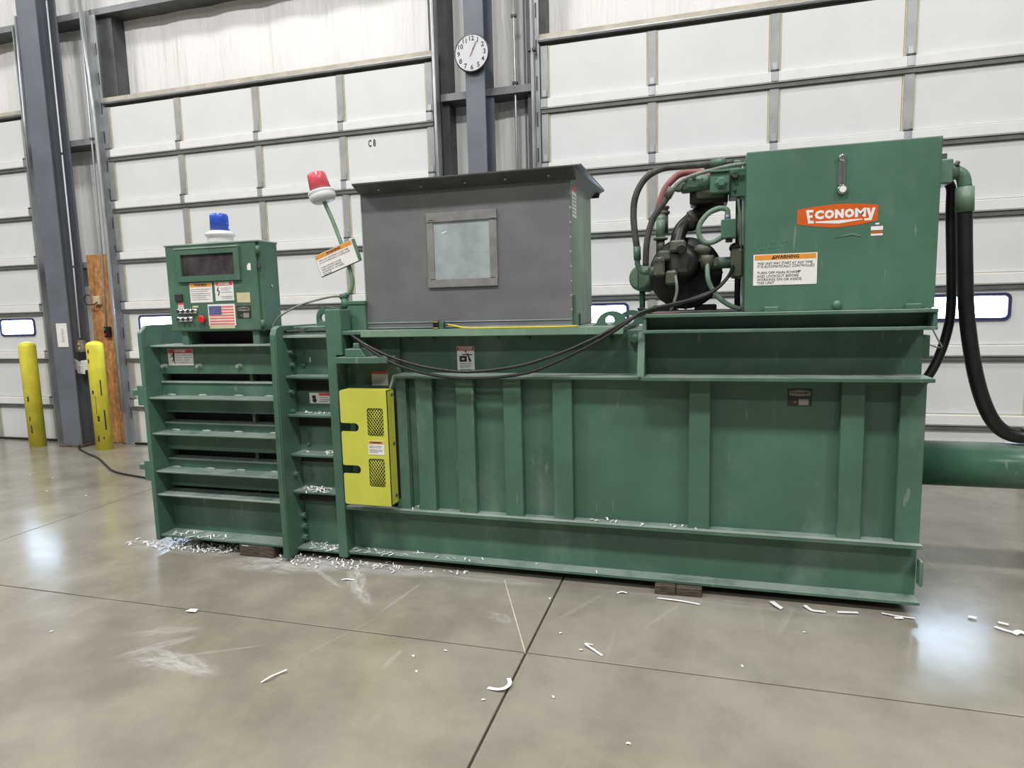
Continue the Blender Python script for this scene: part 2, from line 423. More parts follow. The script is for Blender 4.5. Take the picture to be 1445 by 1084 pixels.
STRUT = plain('dark_zinc_strut', (.15, .155, .15), .5, .2, .15, 5)
EDGEG = plain('rail_lip_grey', (.40, .40, .40), .4, .2, .1, 8)
door('door_1', -7.27-.945*2, 2, (1,))
door('door_2', -6.15, 4, (0, 3), mark=(5, 3, -3.008, 3.003))
door('door_3', -1.36, 4, (0, 3))

# ------------------------------------------------------------------ columns
def column(x0, x1, y0, y1, name, label):
    m = (x0+x1)/2
    c = empty(name, (m, y0, 0), label, 'column')
    bx('flange', c, x0, x1, y0, y0+.016, 0, 7.88, COLM, .002)
    bx('flange', c, x0, x1, y1-.016, y1, 0, 7.88, COLM, .002)
    bx('web', c, m-.006, m+.006, y0+.016, y1-.016, 0, 7.88, COLM, 0)
    bx('base_plate', c, x0-.03, x1+.03, y0-.03, y1+.01, 0, .022, RUST, .003)
    return c
column(-6.93, -6.665, 2.315, 2.555, 'steel_column', 'grey steel column between two yellow bollards on the left')
column(-1.975, -1.80, 2.335, 2.60, 'steel_column', 'grey steel column carrying the round wall clock')

def conduit(pts, r, name, label, mat=GALV, cat='conduit', clips=()):
    e = empty(name, pts[-1], label, cat)
    B().tube(pts, r, mat, 10, 1).build('pipe', e)
    for p in clips:
        B().box(p[0]-r*2.2, p[0]+r*2.2, p[1]-r*1.3, p[1]+r*1.3, p[2]-.012, p[2]+.012, DKST, .002).build('clip', e)
conduit([(-6.63, 2.42, 4.75), (-6.64, 2.42, 2.11), (-6.655, 2.42, 1.22)], .008, 'thin_conduit', 'thin pale conduit running down the grey column beside the bollards', BWHITE, clips=((-6.64, 2.42, 3.2), (-6.64, 2.42, 2.0)))
conduit([(-6.288, 2.50, 4.74), (-6.30, 2.50, 3.2), (-6.312, 2.50, 2.23), (-6.352, 2.50, 1.33)], .010, 'thin_conduit', 'thin conduit dropping to the black switch on the particle board', GALV, clips=((-6.296, 2.50, 3.34),))
conduit([(-6.238, 2.46, 4.74), (-6.19, 2.46, 3.6), (-6.185, 2.46, 2.1), (-6.20, 2.46, .4)], .020, 'steel_pipe', 'galvanized pipe beside the left edge of the door behind the control box', GALV)
conduit([(-7.17, 2.50, 4.7), (-7.22, 2.50, 3.5), (-7.235, 2.50, 2.0)], .020, 'steel_pipe', 'galvanized pipe beside the leftmost door edge', GALV)
conduit([(-1.605, 2.60, 6), (-1.605, 2.60, 0)], .011, 'thin_conduit', 'thin conduit on the wall right of the clock column', GALV, clips=((-1.605, 2.60, 3.96), (-1.605, 2.60, 3.40)))
conduit([(-1.425, 2.50, 6), (-1.415, 2.50, 0)], .016, 'steel_pipe', 'galvanized pole at the left edge of the large right door', GALV, clips=((-1.42, 2.50, 3.62),))
conduit([(-2.335, 2.50, 6), (-2.325, 2.50, 0)], .016, 'steel_pipe', 'galvanized pole left of the clock column, right edge of the middle door', GALV)
e = empty('junction_box', (-6.655, 2.43, 1.08), 'small weathered outlet box at the foot of the thin conduit on the column', 'outlet box')
bx('box', e, -6.715, -6.61, 2.40, 2.45, 1.06, 1.19, plain('weathered_box', (.30, .28, .22), .5, .3, .3, 20), .006)
for dz in (1.10, 1.15): B().cyl((-6.66, 2.402, dz), (-6.66, 2.395, dz), .014, BEIGE, 12).build('socket', e)
bx('paper_notice', None, -6.85, -6.70, 2.3095, 2.3145, 1.125, 1.385, WHITE, 0, label='white printed sheet taped to the front of the grey column', cat='notice')
o = bpy.data.objects['paper_notice']
t = B()
for q in range(9): t.box(-6.785, -6.745, 2.3088, 2.3094, 1.18+.017*q, 1.186+.017*q, GINK)
t.build('print', o)
for k, (x, z, rz, lab) in enumerate(((-6.735, .92, .45, 'torn white notice below the outlet box, left one'), (-6.60, .915, -.08, 'torn white notice below the outlet box, right one'), (-6.66, .875, .1, 'torn white notice below the outlet box, lowest one'))):
    n = B().box(-.055, .055, 0, .001, -.055, .055, PAPER, 0)
    for q in range(4): n.box(-.04, .035, -.0006, 0, -.04+.02*q, -.036+.02*q, GINK)
    n.build('paper_notice', None, lab, 'notice').matrix_world = Matrix.Translation((x, 2.405-.003*k, z)) @ Matrix.Rotation(rz, 4, 'Y')
# OSB sheet and what hangs on it
e = empty('particle_board', (-6.43, 2.55, 0), 'orange brown strand board panel between column and door', 'board')
bx('sheet', e, -6.60, -6.29, 2.548, 2.562, .012, 2.13, OSB, .001)
bx('edge_angle', e, -6.29, -6.275, 2.54, 2.562, .005, 2.13, GALV, .001)
e = empty('wall_switch', (-6.37, 2.54, 1.22), 'black door switch with red and green buttons on the strand board', 'switch')
bx('case', e, -6.41, -6.335, 2.505, 2.547, 1.215, 1.335, BLACK, .006)
B().cyl((-6.385, 2.506, 1.305), (-6.385, 2.497, 1.305), .012, plain('green_button', (.03, .25, .12), .4), 12).build('button', e)
B().cyl((-6.385, 2.506, 1.245), (-6.385, 2.497, 1.245), .012, REDB, 12).build('button', e)
e = empty('sensor_box', (-6.47, 2.54, 1.58), 'beige box with a looped black wire on the strand board', 'box')
bx('case', e, -6.52, -6.425, 2.505, 2.547, 1.58, 1.675, BEIGE, .006)
B().tube([(-6.45, 2.50, 1.61), (-6.48, 2.48, 1.585), (-6.56, 2.47, 1.585), (-6.60, 2.47, 1.64), (-6.57, 2.48, 1.69), (-6.54, 2.50, 1.68)], .006, BLACK, 8).build('wire', e)

# wall clock
def clock():
    cx, cy, cz, r = -1.897, 2.300, 3.585, .155
    e = empty('wall_clock', (cx, cy, cz), 'round white wall clock with black rim on the grey column', 'clock')
    B().lathe([(r-.012, -.006), (r-.002, -.012), (r, -.004), (r, .030), (.02, .032)], (cx, cy, cz), (0, 1, 0), plain('clock_rim', (.03, .032, .04), .35), 40).build('rim', e)
    B().cyl((cx, cy-.0075, cz), (cx, cy-.004, cz), r-.010, DIALM, 40).build('dial', e)
    for h in range(1, 13):
        a = PI/2-h*PI/6
        B().text(str(h), cx+math.cos(a)*.116, cz+math.sin(a)*.116, cy-.009, .054, INK, bold=.0006).build('numeral', e)
    def hand(a, l, wd, mat, yy, nm):
        d = Vector((math.cos(a), 0, math.sin(a))); s = Vector((-math.sin(a), 0, math.cos(a)))
        p = [Vector((cx, 0, cz))-d*.025+s*wd, Vector((cx, 0, cz))-d*.025-s*wd, Vector((cx, 0, cz))+d*l-s*wd*.5, Vector((cx, 0, cz))+d*l+s*wd*.5]
        B().prism([(q.x, q.z) for q in p], 'y', yy, yy+.001, mat).build(nm, e)
    hand(PI/2-PI/6*1.02, .105, .0022, INK, cy-.011, 'hour_hand'); hand(PI/2-2*PI*4/60, .10, .0022, INK, cy-.0125, 'minute_hand')
    hand(PI/2-2*PI*35/60, .035, .002, REDB, cy-.014, 'second_hand')
clock()

# bollards
def bollard(x, y, h, label, marks):
    e = empty('bollard', (x, y, 0), label, 'bollard', 'yellow bollards guarding the column')
    r = .083
    B().lathe([(r, 0), (r, h-.03), (r*.96, h-.012), (r*.75, h+.004), (r*.35, h+.016), (.004, h+.02)], (x, y, 0), (0, 0, 1), YELB, 32).build('post', e)
    for (a, z, l, wd) in marks:
        aa = math.radians(a)
        B().box(-.0015, .0015, -wd, wd, 0, l, INK, 0, Matrix.Translation((x+math.cos(aa)*r, y+math.sin(aa)*r, z)) @ Matrix.Rotation(aa, 4, 'Z')).build('scrape', e)
bollard(-7.27, 2.28, 1.17, 'clean yellow bollard left of the grey column', ((-70, .52, .06, .008), (-72, .30, .05, .005), (-68, .16, .09, .006)))
bollard(-6.30, 2.28, 1.17, 'scraped yellow bollard right of the grey column, before the strand board',
        ((-28, .60, .17, .006), (-20, .22, .22, .007), (-95, .95, .05, .008), (-90, 1.06, .04, .008), (-70, .40, .20, .002), (-62, .32, .06, .01), (-75, .10, .06, .008), (-40, .12, .03, .006), (-85, .62, .04, .01)))
B().tube([(-6.72, 2.36, .03), (-6.60, 2.22, .012), (-6.30, 2.05, .010), (-5.9, 1.85, .010), (-5.55, 1.62, .010), (-5.2, 1.42, .010), (-4.7, 1.3, .010), (-4.2, 1.2, .010)], .009, BLACK, 8).build('floor_cable', None, 'black cable lying on the floor from column to baler', 'cable')
# ================================================================== BALER
BAL = empty('baler', (-1.15, .46, 0), 'large green horizontal baling press standing on timber blocks', 'baler')
def hexbolt(parent, p, axis, r=.013, l=.016, mat=GREEN, name='bolt'):
    B().lathe([(r*1.5, 0), (r*1.5, .003), (r, .0032), (r, l)], p, axis, mat, 6, False).build(name, parent)
def decal(name, parent, x0, x1, z0, z1, y, hdr=None, hh=.2, lines=(), bars=(), base=WHITE, label=None, extra=None, hx=None, htx=None):
    w, h = x1-x0, z1-z0
    d = B().box(x0, x1, y-.0012, y, z0, z1, base)
    if hdr:
        a, b = hx if hx else (.02, .98)
        d.box(x0+w*a, x0+w*b, y-.0020, y-.0012, z1-h*hh, z1-h*.025, hdr)
        if htx: d.text(htx[0], x0+w*(a+b)/2, z1-h*hh*.52, y-.0023, h*hh*.85, htx[1], bold=.0006, xs=htx[2] if len(htx) > 2 else 1.)
    for (tx, fx, fz, sz, xs) in lines: d.text(tx, x0+w*fx, z0+h*fz, y-.0018, sz*h, INK, align='LEFT', xs=xs)
    for (a, b, fz, th) in bars: d.box(x0+w*a, x0+w*b, y-.0018, y-.0012, z0+h*(fz-th/2), z0+h*(fz+th/2), GINK)
    if extra: extra(d, x0, z0, w, h, y-.0019)
    return d.build(name, parent, label)

# ---- bale chamber door on the left: side plate, cross beams with ribs, dark slots between
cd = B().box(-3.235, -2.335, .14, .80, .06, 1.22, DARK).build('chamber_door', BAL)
sp = B().prism([(-.07, .055), (.88, .055), (.88, 1.39), (-.02, 1.39), (-.07, 1.345)], 'x', -3.265, -3.235, GREEN, .003).build('side_plate', cd)
def beam(z0, z1, y=.06):
    return B().box(-3.235, -2.335, y, .145, z0, z1, GREEN, .002)
b = beam(1.085, 1.255); b.box(-3.235, -2.335, -.01, .20, 1.255, 1.267, EDGE, .002); b.build('cross_beam', cd)
for z0, z1, zr in ((.845, 1.038, .945), (.607, .782, .724), (.372, .553, .487)):
    b = beam(z0, z1)
    b.box(-3.235, -2.335, .050, .062, z1-.010, z1+.002, EDGE, .002)
    b.box(-3.235, -2.335, -.052, .062, zr-.006, zr+.007, GREEN, .002)
    b.box(-3.235, -2.335, -.0535, -.050, zr+.000, zr+.0075, EDGE)
    for q in range(4):
        x = -3.15+.24*q+random.uniform(-.02, .02)
        b.ball((x, .045, zr+.010), .012, EDGE, (3.2, .9, .7), 8)
    b.build('cross_beam', cd)
b = beam(.08, .335); b.box(-3.235, -2.335, -.055, .14, .335, .346, GREEN_D, .002).box(-3.235, -2.335, -.057, -.045, .338, .348, EDGE, .002)
b.box(-3.235, -2.335, -.06, .06, .075, .090, GREEN, .002); b.build('cross_beam', cd)
for x in (-3.20, -2.94, -2.65): hexbolt(cd, (x, .06, 1.135), (0, -1, 0), .012, .03, EDGE)
for x in (-2.88, -2.58): hexbolt(cd, (x, .06, .30), (0, -1, 0), .010, .02, GREEN)
for x in (-2.62, -2.615, -2.60): bx('inner_rib', cd, -2.62, -2.60, .10, .145, .30, 1.1, GREEN_D, 0); break
B().prism([(-2.80, .395), (-2.72, .395), (-2.66, .41), (-2.74, .41)], 'y', .10, .103, CREAM).build('cardboard_scrap', cd)
def man(d, x, z, w, h, y):
    for (ax, az, bx_, bz, r) in ((.21, .60, .24, .78, .032), (.24, .62, .23, .36, .03), (.22, .58, .08, .68, .012), (.22, .56, .07, .50, .012), (.23, .36, .16, .24, .014), (.23, .36, .25, .22, .014), (.25, .22, .27, .10, .014)):
        d.cyl((x+w*ax, y, z+h*az), (x+w*bx_, y, z+h*bz), w*r, INK, 6)
decal('danger_decal', cd, -3.172, -2.984, 1.138, 1.238, .0585, RED, .24, htx=('DANGER', WHITE), extra=man,
      bars=((.31, .75, .62, .035), (.78, .97, .62, .035), (.31, .55, .48, .035), (.64, .97, .48, .035), (.31, .55, .33, .03), (.64, .85, .33, .03), (.31, .80, .16, .02)), base=WHITE)
# hinge hardware on the far left edge
hp = B().box(-3.30, -3.266, -.01, .10, .20, 1.23, GREEN, .003).build('hinge_bar', BAL)
for z in (.895, .42):
    h = B().box(-3.36, -3.266, -.02, .16, z, z+.125, GREEN, .004).box(-3.42, -3.36, .0, .12, z+.06, z+.095, GREEN, .003)
    h.cyl((-3.31, .03, z+.125), (-3.31, .03, z+.16), .026, EDGE, 14); h.build('hinge_lug', BAL)

# ---- first post
p1 = B().prism([(-.085, .022), (.35, .022), (.35, 1.37), (-.02, 1.37), (-.055, 1.355), (-.07, 1.32)], 'x', -2.335, -2.296, GREEN, .003).build('frame_post', BAL)
for z, y in ((1.215, .045), (1.14, .055), (.985, .03), (.87, .035), (.50, .02), (.385, .03), (.235, .07), (.165, .07), (.095, .07)):
    hexbolt(p1, (-2.296, y, z), (1, 0, 0), .018 if z < .3 else .014, .024)
B().prism([(-.072, .05), (-.0865, .022), (-.0865, .6), (-.0735, 1.30), (-.070, 1.30)], 'x', -2.331, -2.300, GREEN_D).build('edge_wear', p1)

# ---- frame bay between the posts
mf = B().box(-2.296, -2.005, .10, .80, .05, 1.36, GREEN, .003).build('frame_bay', BAL)
for z, m in ((1.300, EDGE), (1.068, GREEN), (.845, GREEN), (.612, GREEN), (.392, GREEN), (.045, GREEN)):
    B().box(-2.296, -2.005, -.005, .10, z, z+.014, m, .002).build('shelf_plate', mf)
for z0, z1 in ((.985, 1.045), (.775, .82), (.56, .595)): bx('slot', mf, -2.296, -2.005, .096, .101, z0, z1, DARK, 0)
bx('slot', mf, -2.296, -2.005, .05, .101, .335, .39, DARK, 0)
B().tube([(-2.285, .0, 1.335), (-2.15, .0, 1.337), (-2.005, .0, 1.338)], .009, BLACK, 8).build('cable', mf)
bx('bracket', mf, -2.175, -2.150, -.01, .03, 1.328, 1.356, DKST, .003)
for z in (1.24, 1.17, .50, .55, .70, .745): hexbolt(mf, (-2.235, .10, z-.03), (0, -1, 0), .010, .012)
def hand(d, x, z, w, h, y):
    d.ball((x+w*.20, y, z+h*.62), h*.20, INK, (1.2, .02, .8), 10); d.ball((x+w*.22, y, z+h*.30), h*.22, INK, (1.1, .02, 1), 10)
decal('danger_decal', mf, -2.213, -2.062, .910, .973, .098, RED, .26, bars=((.44, .80, .55, .06), (.44, .95, .36, .06), (.44, .80, .2, .06)), hx=(.42, .97), extra=hand)
def scrawl(parent, x, z, y, t, size, mat): B().text(t, x, z, y, size, mat, bold=.001).build('chalk_mark', parent)
bx('scuff', mf, -2.20, -2.19, .099, .1, 1.155, 1.18, CREAM, 0)

# ---- second post with lifting lug and bracket
p2 = B().prism([(-.012, .028), (.10, .028), (.10, 1.455), (.0, 1.455), (-.012, 1.445)], 'x', -2.012, -1.955, GREEN, .003)
p2.box(-2.0125, -1.915, -.0125, .10, 1.20, 1.4545, GREEN, .004).box(-2.005, -1.922, .0, .10, 1.4515, 1.4535, EDGE)
p2 = p2.build('frame_post', BAL)
B().plate([[(-2.175, 1.36), (-2.02, 1.36), (-2.02, 1.46), (-2.09, 1.472)]+arc(-2.11, 1.408, .066, 1.3, PI, 8), arc(-2.128, 1.408, .023, 0, 2*PI, 14)[:-1]], .16, .02, GREEN).build('lifting_lug', p2)
sh = B().mesh(curve_mesh([[(-1.925, -.09), (-1.78, -.09)]+arc(-1.68, -.01, .08, -PI/2, PI/2, 8)+[(-1.78, .12), (-1.925, .12)]], .03), GREEN, Matrix.Translation((0, 0, 1.178)))
sh.build('bracket_shelf', p2)
B().prism([(-1.876, 1.193), (-1.752, 1.193), (-1.785, 1.238), (-1.876, 1.238)], 'y', -.05, .08, GREEN, .003).box(-1.836, -1.798, -.03, .05, 1.238, 1.268, GREEN, .004).build('bracket_block', p2)
bx('upright_box', p2, -1.945, -1.832, .12, .5, 1.31, 1.478, GREEN, .004)
bx('box_cap', p2, -1.95, -1.828, .115, .505, 1.478, 1.50, GREEN_D, .003)
B().box(-1.80, -1.70, .098, .1, 1.02, 1.10, WHITE).box(-1.80, -1.70, .0972, .098, 1.085, 1.10, RED).build('danger_decal', p2)
bx('back_panel', p2, -1.955, -1.62, .10, .80, .33, 1.31, GREEN_D, 0)

# ---- yellow guard
gx0, gx1, gz0, gz1 = -1.893, -1.612, .383, 1.018
sg = B()
out = [(gx0+.008, gz0), (gx1, gz0), (gx1, gz1), (gx0+.008, gz1), (gx0, gz1-.008)]
for zc in (.815, .580):
    out += [(gx0, zc+.030), (gx0+.006, zc+.023)]+arc(gx0+.085, zc, .023, PI/2, -PI/2, 8)+[(gx0+.006, zc-.023), (gx0, zc-.030)]
out += [(gx0, gz0+.008)]
def rrect(a, b, c, d, r): return arc(b-r, d-r, r, 0, PI/2, 4)+arc(a+r, d-r, r, PI/2, PI, 4)+arc(a+r, c+r, r, PI, 1.5*PI, 4)+arc(b-r, c+r, r, 1.5*PI, 2*PI, 4)
W1 = (-1.732, -1.635, .770, .922); W2 = (-1.736, -1.640, .488, .645)
sg.plate([out, rrect(*W1, .012), rrect(*W2, .012)], -.103, .004, YEL)
sg.box(gx1-.004, gx1, -.10, -.015, gz0, gz1, YEL).box(gx0+.008, gx1, -.10, -.015, gz1-.004, gz1, YEL).box(gx0+.008, gx1, -.10, -.015, gz0, gz0+.004, YEL)
sg.prism([(gx1-.012, -.103), (gx1, -.090), (gx1, -.100)], 'z', gz0, gz1, YEL)
sg = sg.build('safety_guard', BAL)
for (a, b_, c, d) in (W1, W2):
    m = B(); nx, nz = 6, 9
    for i in range(-nz, nx+nz):
        for sgn in (1, -1):
            x, z = a+(b_-a)*(i/nx), c
            # clip the diagonal to the window
            xe = x+sgn*(b_-a)/nx*nz*.8
            dx, dz = xe-x, d-c
            lo, hi = 0., 1.
            if abs(dx) > 1e-9:
                u0, u1 = (a-x)/dx, (b_-x)/dx
                lo, hi = max(lo, min(u0, u1)), min(hi, max(u0, u1))
            if hi-lo < .03: continue
            m.cyl((x+dx*lo, -.096, z+dz*lo), (x+dx*hi, -.096, z+dz*hi), .0019, YEL, 4)
    m.build('mesh_screen', sg)
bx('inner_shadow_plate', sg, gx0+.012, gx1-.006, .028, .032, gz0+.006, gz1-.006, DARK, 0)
decal('warning_decal', sg, -1.733, -1.637, .668, .744, -.104, ORANGE, .22, htx=('WARNING', INK), bars=((.08, .9, .62, .04), (.08, .8, .52, .04), (.08, .9, .36, .04), (.08, .85, .26, .04), (.08, .6, .16, .04)))
for z in (.43, .72, .99): hexbolt(sg, (gx1, -.04, z), (1, 0, 0), .007, .008, DKST, 'screw')

# ---- main body, stiffeners, beams and rails
mb = B().box(-1.62, .955, .08, .85, .32, 1.085, GREEN, .003).build('body_wall', BAL)
for a, b_ in ((-1.64, -1.562), (-1.505, -1.406), (-1.270, -1.168), (-1.003, -.905), (-.738, -.636), (-.058, .041), (.613, .711), (.853, .953)):
    bx('stiffener', mb, a, b_, .030, .082, .328, 1.072, GREEN, .003)
for a, b_ in ((-1.500, -1.40), (-1.395, -1.29)): bx('panel_strip', mb, a+.0, a+.006, .076, .081, .33, 1.07, DARK, 0); break
PLATEC = plain('dull_plate_print', (.30, .29, .24), .5, .2, .15, 20)
def plate_art(d, x, z, w, h, y):
    CREAM = PLATEC
    d.plate([[(x+w*.08, z+h*.62), (x+w*.5, z+h*.58), (x+w*.92, z+h*.62), (x+w*.92, z+h*.86), (x+w*.5, z+h*.93), (x+w*.08, z+h*.86)]], y-.0004, .0006, CREAM)
    d.text('ECONOMY', x+w*.5, z+h*.755, y-.0008, h*.2, INK, bold=.0005)
    d.box(x+w*.45, x+w*.86, y-.0004, y, z+h*.06, z+h*.42, CREAM); d.box(x+w*.25, x+w*.36, y-.0004, y, z+h*.20, z+h*.26, CREAM)
decal('name_plate', mb, .390, .497, .945, 1.027, .0788, base=INK, extra=plate_art)
lb = B()
for ya, yb, yw in ((0, .09, .08), (.84, .93, .84)):
    lb.box(-1.955, .958, ya, yb, .048, .064, GREEN, .002).box(-1.955, .958, ya, yb, .312, .330, GREEN, .002).box(-1.955, .958, yw, yw+.012, .06, .32, GREEN)
lb.box(-1.955, .958, -.0015, .03, .3295, .3312, EDGE)
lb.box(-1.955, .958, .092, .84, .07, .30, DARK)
lb.build('base_beam', BAL)
B().box(.957, .972, .02, .07, .13, .25, GREEN, .004).build('end_tab', BAL)
bx('gap_light_block', BAL, -3.20, .93, .22, .72, .002, .07, DARK, 0)  # added dark box that blocks light from behind, blackening the gap under the baler

ur = B().box(-1.955, .955, .125, .80, 1.08, 1.31, GREEN, 0)
ur.box(-1.615, -.28, 0, .125, 1.072, 1.092, GREEN, .002).box(-1.615, -.28, -.0012, .006, 1.084, 1.0925, EDGE)
ur.prism([(-1.62, 1.092), (-1.645, 1.02), (-1.635, 1.02), (-1.607, 1.088)], 'y', 0, .05, EDGE)
ur.box(-.28, .955, -.065, .125, 1.076, 1.094, GREEN_D, .002)
ur = ur.build('upper_rail', BAL)
B().box(-1.955, -.365, .0, .82, 1.312, 1.334, GREEN, .003).prism([(0, 1.334), (-.004, 1.300), (.012, 1.296), (.02, 1.312)], 'x', -1.80, -.37, GREEN_L).build('top_plate', BAL)
B().prism([(-.065, 1.094), (.125, 1.094), (.125, 1.305), (.02, 1.305)], 'x', -.300, -.265, GREEN, .002).build('rail_gusset', ur)
for x in (-.46, -.325): B().lathe([(.026, 0), (.026, .012), (.017, .0125), (.015, .03)], (x, .125, 1.265), (0, -1, 0), GREEN_D, 16).build('pin_head', ur)
for x in (-1.56, -1.42, -1.05, -.88): hexbolt(ur, (x, .125, 1.275), (0, -1, 0), .010, .014, GREEN_D)
def crush(d, x, z, w, h, y):
    d.box(x+w*.14, x+w*.56, y-.0004, y, z+h*.40, z+h*.63, INK); d.box(x+w*.28, x+w*.42, y-.0008, y, z+h*.49, z+h*.54, WHITE)
    for (ax, az, bx_, bz, r) in ((.30, .68, .60, .69, .03), (.60, .69, .88, .67, .03), (.58, .72, .66, .62, .045), (.66, .62, .80, .42, .035), (.66, .60, .72, .40, .03)):
        d.cyl((x+w*ax, y, z+h*az), (x+w*bx_, y, z+h*bz), w*r, INK, 6)
    d.ball((x+w*.50, y, z+h*.79), w*.05, INK, (1, .1, 1), 8)
decal('danger_decal', ur, -1.287, -1.187, 1.095, 1.237, .1235, RED, .16, htx=('DANGER', WHITE), bars=((.15, .8, .33, .03), (.15, .8, .26, .03), (.15, .7, .20, .03), (.15, .85, .10, .03)), extra=crush)

# ---- hopper
hp = B().box(-1.833, -.650, .155, .785, 1.334, 2.098, GREEN_L, .004).build('hopper', BAL)
bx('front_panel', hp, -1.836, -.648, .147, .1555, 1.372, 2.10, GREYP, .002)
bx('lower_strip', hp, -1.836, -.648, .1475, .156, 1.344, 1.370, GREYP, .001)
bx('weld_bead', hp, -1.836, -.650, .143, .150, 1.369, 1.374, EDGE, .001)
bx('weld_bead', hp, -1.84, -.650, .146, .152, 1.340, 1.345, EDGE, .001)
bx('weld_bead', hp, -1.840, -1.833, .144, .152, 1.345, 2.09, EDGE, .001)
# flared rim: front, right and back lips
B().prism([(.155, 2.075), (.050, 2.122), (.050, 2.130), (.155, 2.112)], 'x', -1.836, -.62, LIPM, .001).build('rim_lip', hp)
B().mesh((lambda: (lambda me: (me.from_pydata([(-.65, .155, 2.075), (-.62, .05, 2.122), (-.575, .05, 2.122), (-.575, .84, 2.122), (-.65, .785, 2.075), (-.65, .155, 2.112), (-.62, .05, 2.130), (-.575, .05, 2.130), (-.575, .84, 2.130), (-.65, .785, 2.112)], [],
    [(0, 1, 2, 3, 4), (9, 8, 7, 6, 5), (0, 5, 6, 1), (1, 6, 7, 2), (2, 7, 8, 3), (3, 8, 9, 4), (4, 9, 5, 0)]), me)[1])(bpy.data.meshes.new('tmp')))(), LIPM).build('rim_lip', hp)
B().prism([(.785, 2.075), (.86, 2.122), (.86, 2.130), (.785, 2.112)], 'x', -1.836, -.60, LIPM, .001).build('rim_lip', hp)
for x in (-1.70, -1.45, -1.2, -.98, -.75): B().lathe([(.008, 0), (.008, .004), (.004, .007)], (x, .10, 2.098), (0, -.45, -1), EDGE, 10).build('rivet', hp)
# viewing window
bx('window_pane', hp, -1.408, -1.083, .1435, .147, 1.60, 1.912, PANE, 0)
for (a, b_, c, d, yy) in ((-1.445, -1.043, 1.908, 1.958, .134), (-1.447, -1.047, 1.558, 1.603, .134), (-1.446, -1.406, 1.598, 1.915, .138), (-1.087, -1.045, 1.598, 1.915, .138)):
    bx('window_frame', hp, a, b_, yy, .147, c, d, FRAMEM, .002)
for (a, z) in ((-1.43, 1.916), (-1.08, 1.908), (-1.432, 1.60), (-1.088, 1.60)): bx('frame_notch', hp, a, a+.030, .1335, .1345, z, z+.004, INK, 0)
B().prism([(-1.33, 1.86), (-1.36, 1.850), (-1.355, 1.846), (-1.33, 1.856)], 'y', .1425, .1435, PAPER).build('paper_scrap', hp)
d = B().box(-.6495, -.6482, .19, .30, 1.90, 2.06, WHITE).box(-.6482, -.6474, .19, .30, 2.03, 2.06, RED)
for q in range(6): d.box(-.6482, -.6476, .20, .285, 1.915+.018*q, 1.921+.018*q, GINK)
d.build('danger_decal', hp)
for q in range(9): B().ball((-.652, .150, 1.42+.074*q), .006, EDGE, (1, 1, 1.6), 6).build('weld_spot', hp)
bx('angle_brace', hp, -.655, -.635, .16, .19, 1.334, 1.50, GREEN, .003)
bx('angle_brace', hp, -.655, -.640, .34, .36, 1.334, 1.40, GREEN_D, .003)
# sensor and its yellow lead on the hopper front
sn = B().box(-1.408, -1.372, .085, .12, 1.335, 1.378, BLACK, .002).box(-1.372, -1.345, .085, .115, 1.334, 1.375, GREEN_D, .002).build('limit_sensor', BAL)
B().box(-1.405, -1.376, .0835, .085, 1.338, 1.342, YWIRE).box(-1.405, -1.376, .0835, .085, 1.371, 1.375, YWIRE).build('sensor_frame', sn)
B().cyl((-1.345, .10, 1.358), (-1.310, .08, 1.356), .008, DKST, 10).build('plug', sn)
B().tube([(-1.315, .08, 1.358), (-1.298, .05, 1.356), (-1.258, .03, 1.352), (-1.206, .02, 1.341), (-1.140, .012, 1.3385), (-1.03, .012, 1.3385), (-.84, .012, 1.3385), (-.70, .015, 1.3385), (-.60, .05, 1.339)], .005, YWIRE, 8).build('sensor_lead', BAL)

# ---- control box
cb = B().box(-3.056, -2.408, -.005, .155, 1.345, 1.852, GREEN, .004).build('control_box', BAL)
bx('cover', cb, -3.053, -2.425, -.020, -.004, 1.350, 1.846, GREEN, .004)
bx('top_hood', cb, -3.06, -2.405, -.024, .16, 1.846, 1.856, EDGE, .002)
for x in (-3.00, -2.50): bx('standoff', cb, x, x+.045, .0, .10, 1.265, 1.346, GREEN, .002)
bx('gap_shade_plate', cb, -3.05, -2.34, .13, .15, 1.22, 1.345, DARK, 0)  # black sheet put in for the shade in the gap below the box
B().plate([[(-2.967, 1.637), (-2.530, 1.637), (-2.530, 1.826), (-2.967, 1.826)], [(-2.934, 1.670), (-2.566, 1.670), (-2.566, 1.793), (-2.934, 1.793)]], -.034, .014, GREEN).build('display_frame', cb)
bx('display_ledge', cb, -2.975, -2.53, -.038, -.020, 1.824, 1.831, EDGE, .001)
bx('display_window', cb, -2.938, -2.562, -.0235, -.0205, 1.666, 1.797, SCREEN, 0)
decal('warning_decal', cb, -2.895, -2.738, 1.515, 1.628, -.0205, ORANGE, .19, htx=('WARNING', INK), bars=((.06, .92, .68, .03), (.06, .8, .58, .03), (.06, .92, .46, .03), (.06, .9, .36, .03), (.06, .7, .26, .03), (.06, .85, .16, .03)), hx=(.03, .97))
def bolt_art(d, x, z, w, h, y):
    for (ax, az, bx_, bz) in ((.20, .72, .13, .55), (.13, .55, .24, .50), (.24, .50, .17, .28)): d.cyl((x+w*ax, y, z+h*az), (x+w*bx_, y, z+h*bz), w*.022, INK, 6)
decal('danger_decal', cb, -2.718, -2.590, 1.522, 1.631, -.0205, RED, .20, htx=('DANGER', WHITE), bars=((.33, .9, .66, .03), (.33, .8, .56, .03), (.33, .9, .44, .03), (.33, .95, .22, .03), (.33, .9, .13, .03)), extra=bolt_art, hx=(.05, .96))
decal('blank_decal', cb, -2.571, -2.482, 1.508, 1.564, -.0205, base=CREAM)
bx('counter_display', cb, -3.003, -2.950, -.030, -.0195, 1.525, 1.568, INK, .002)
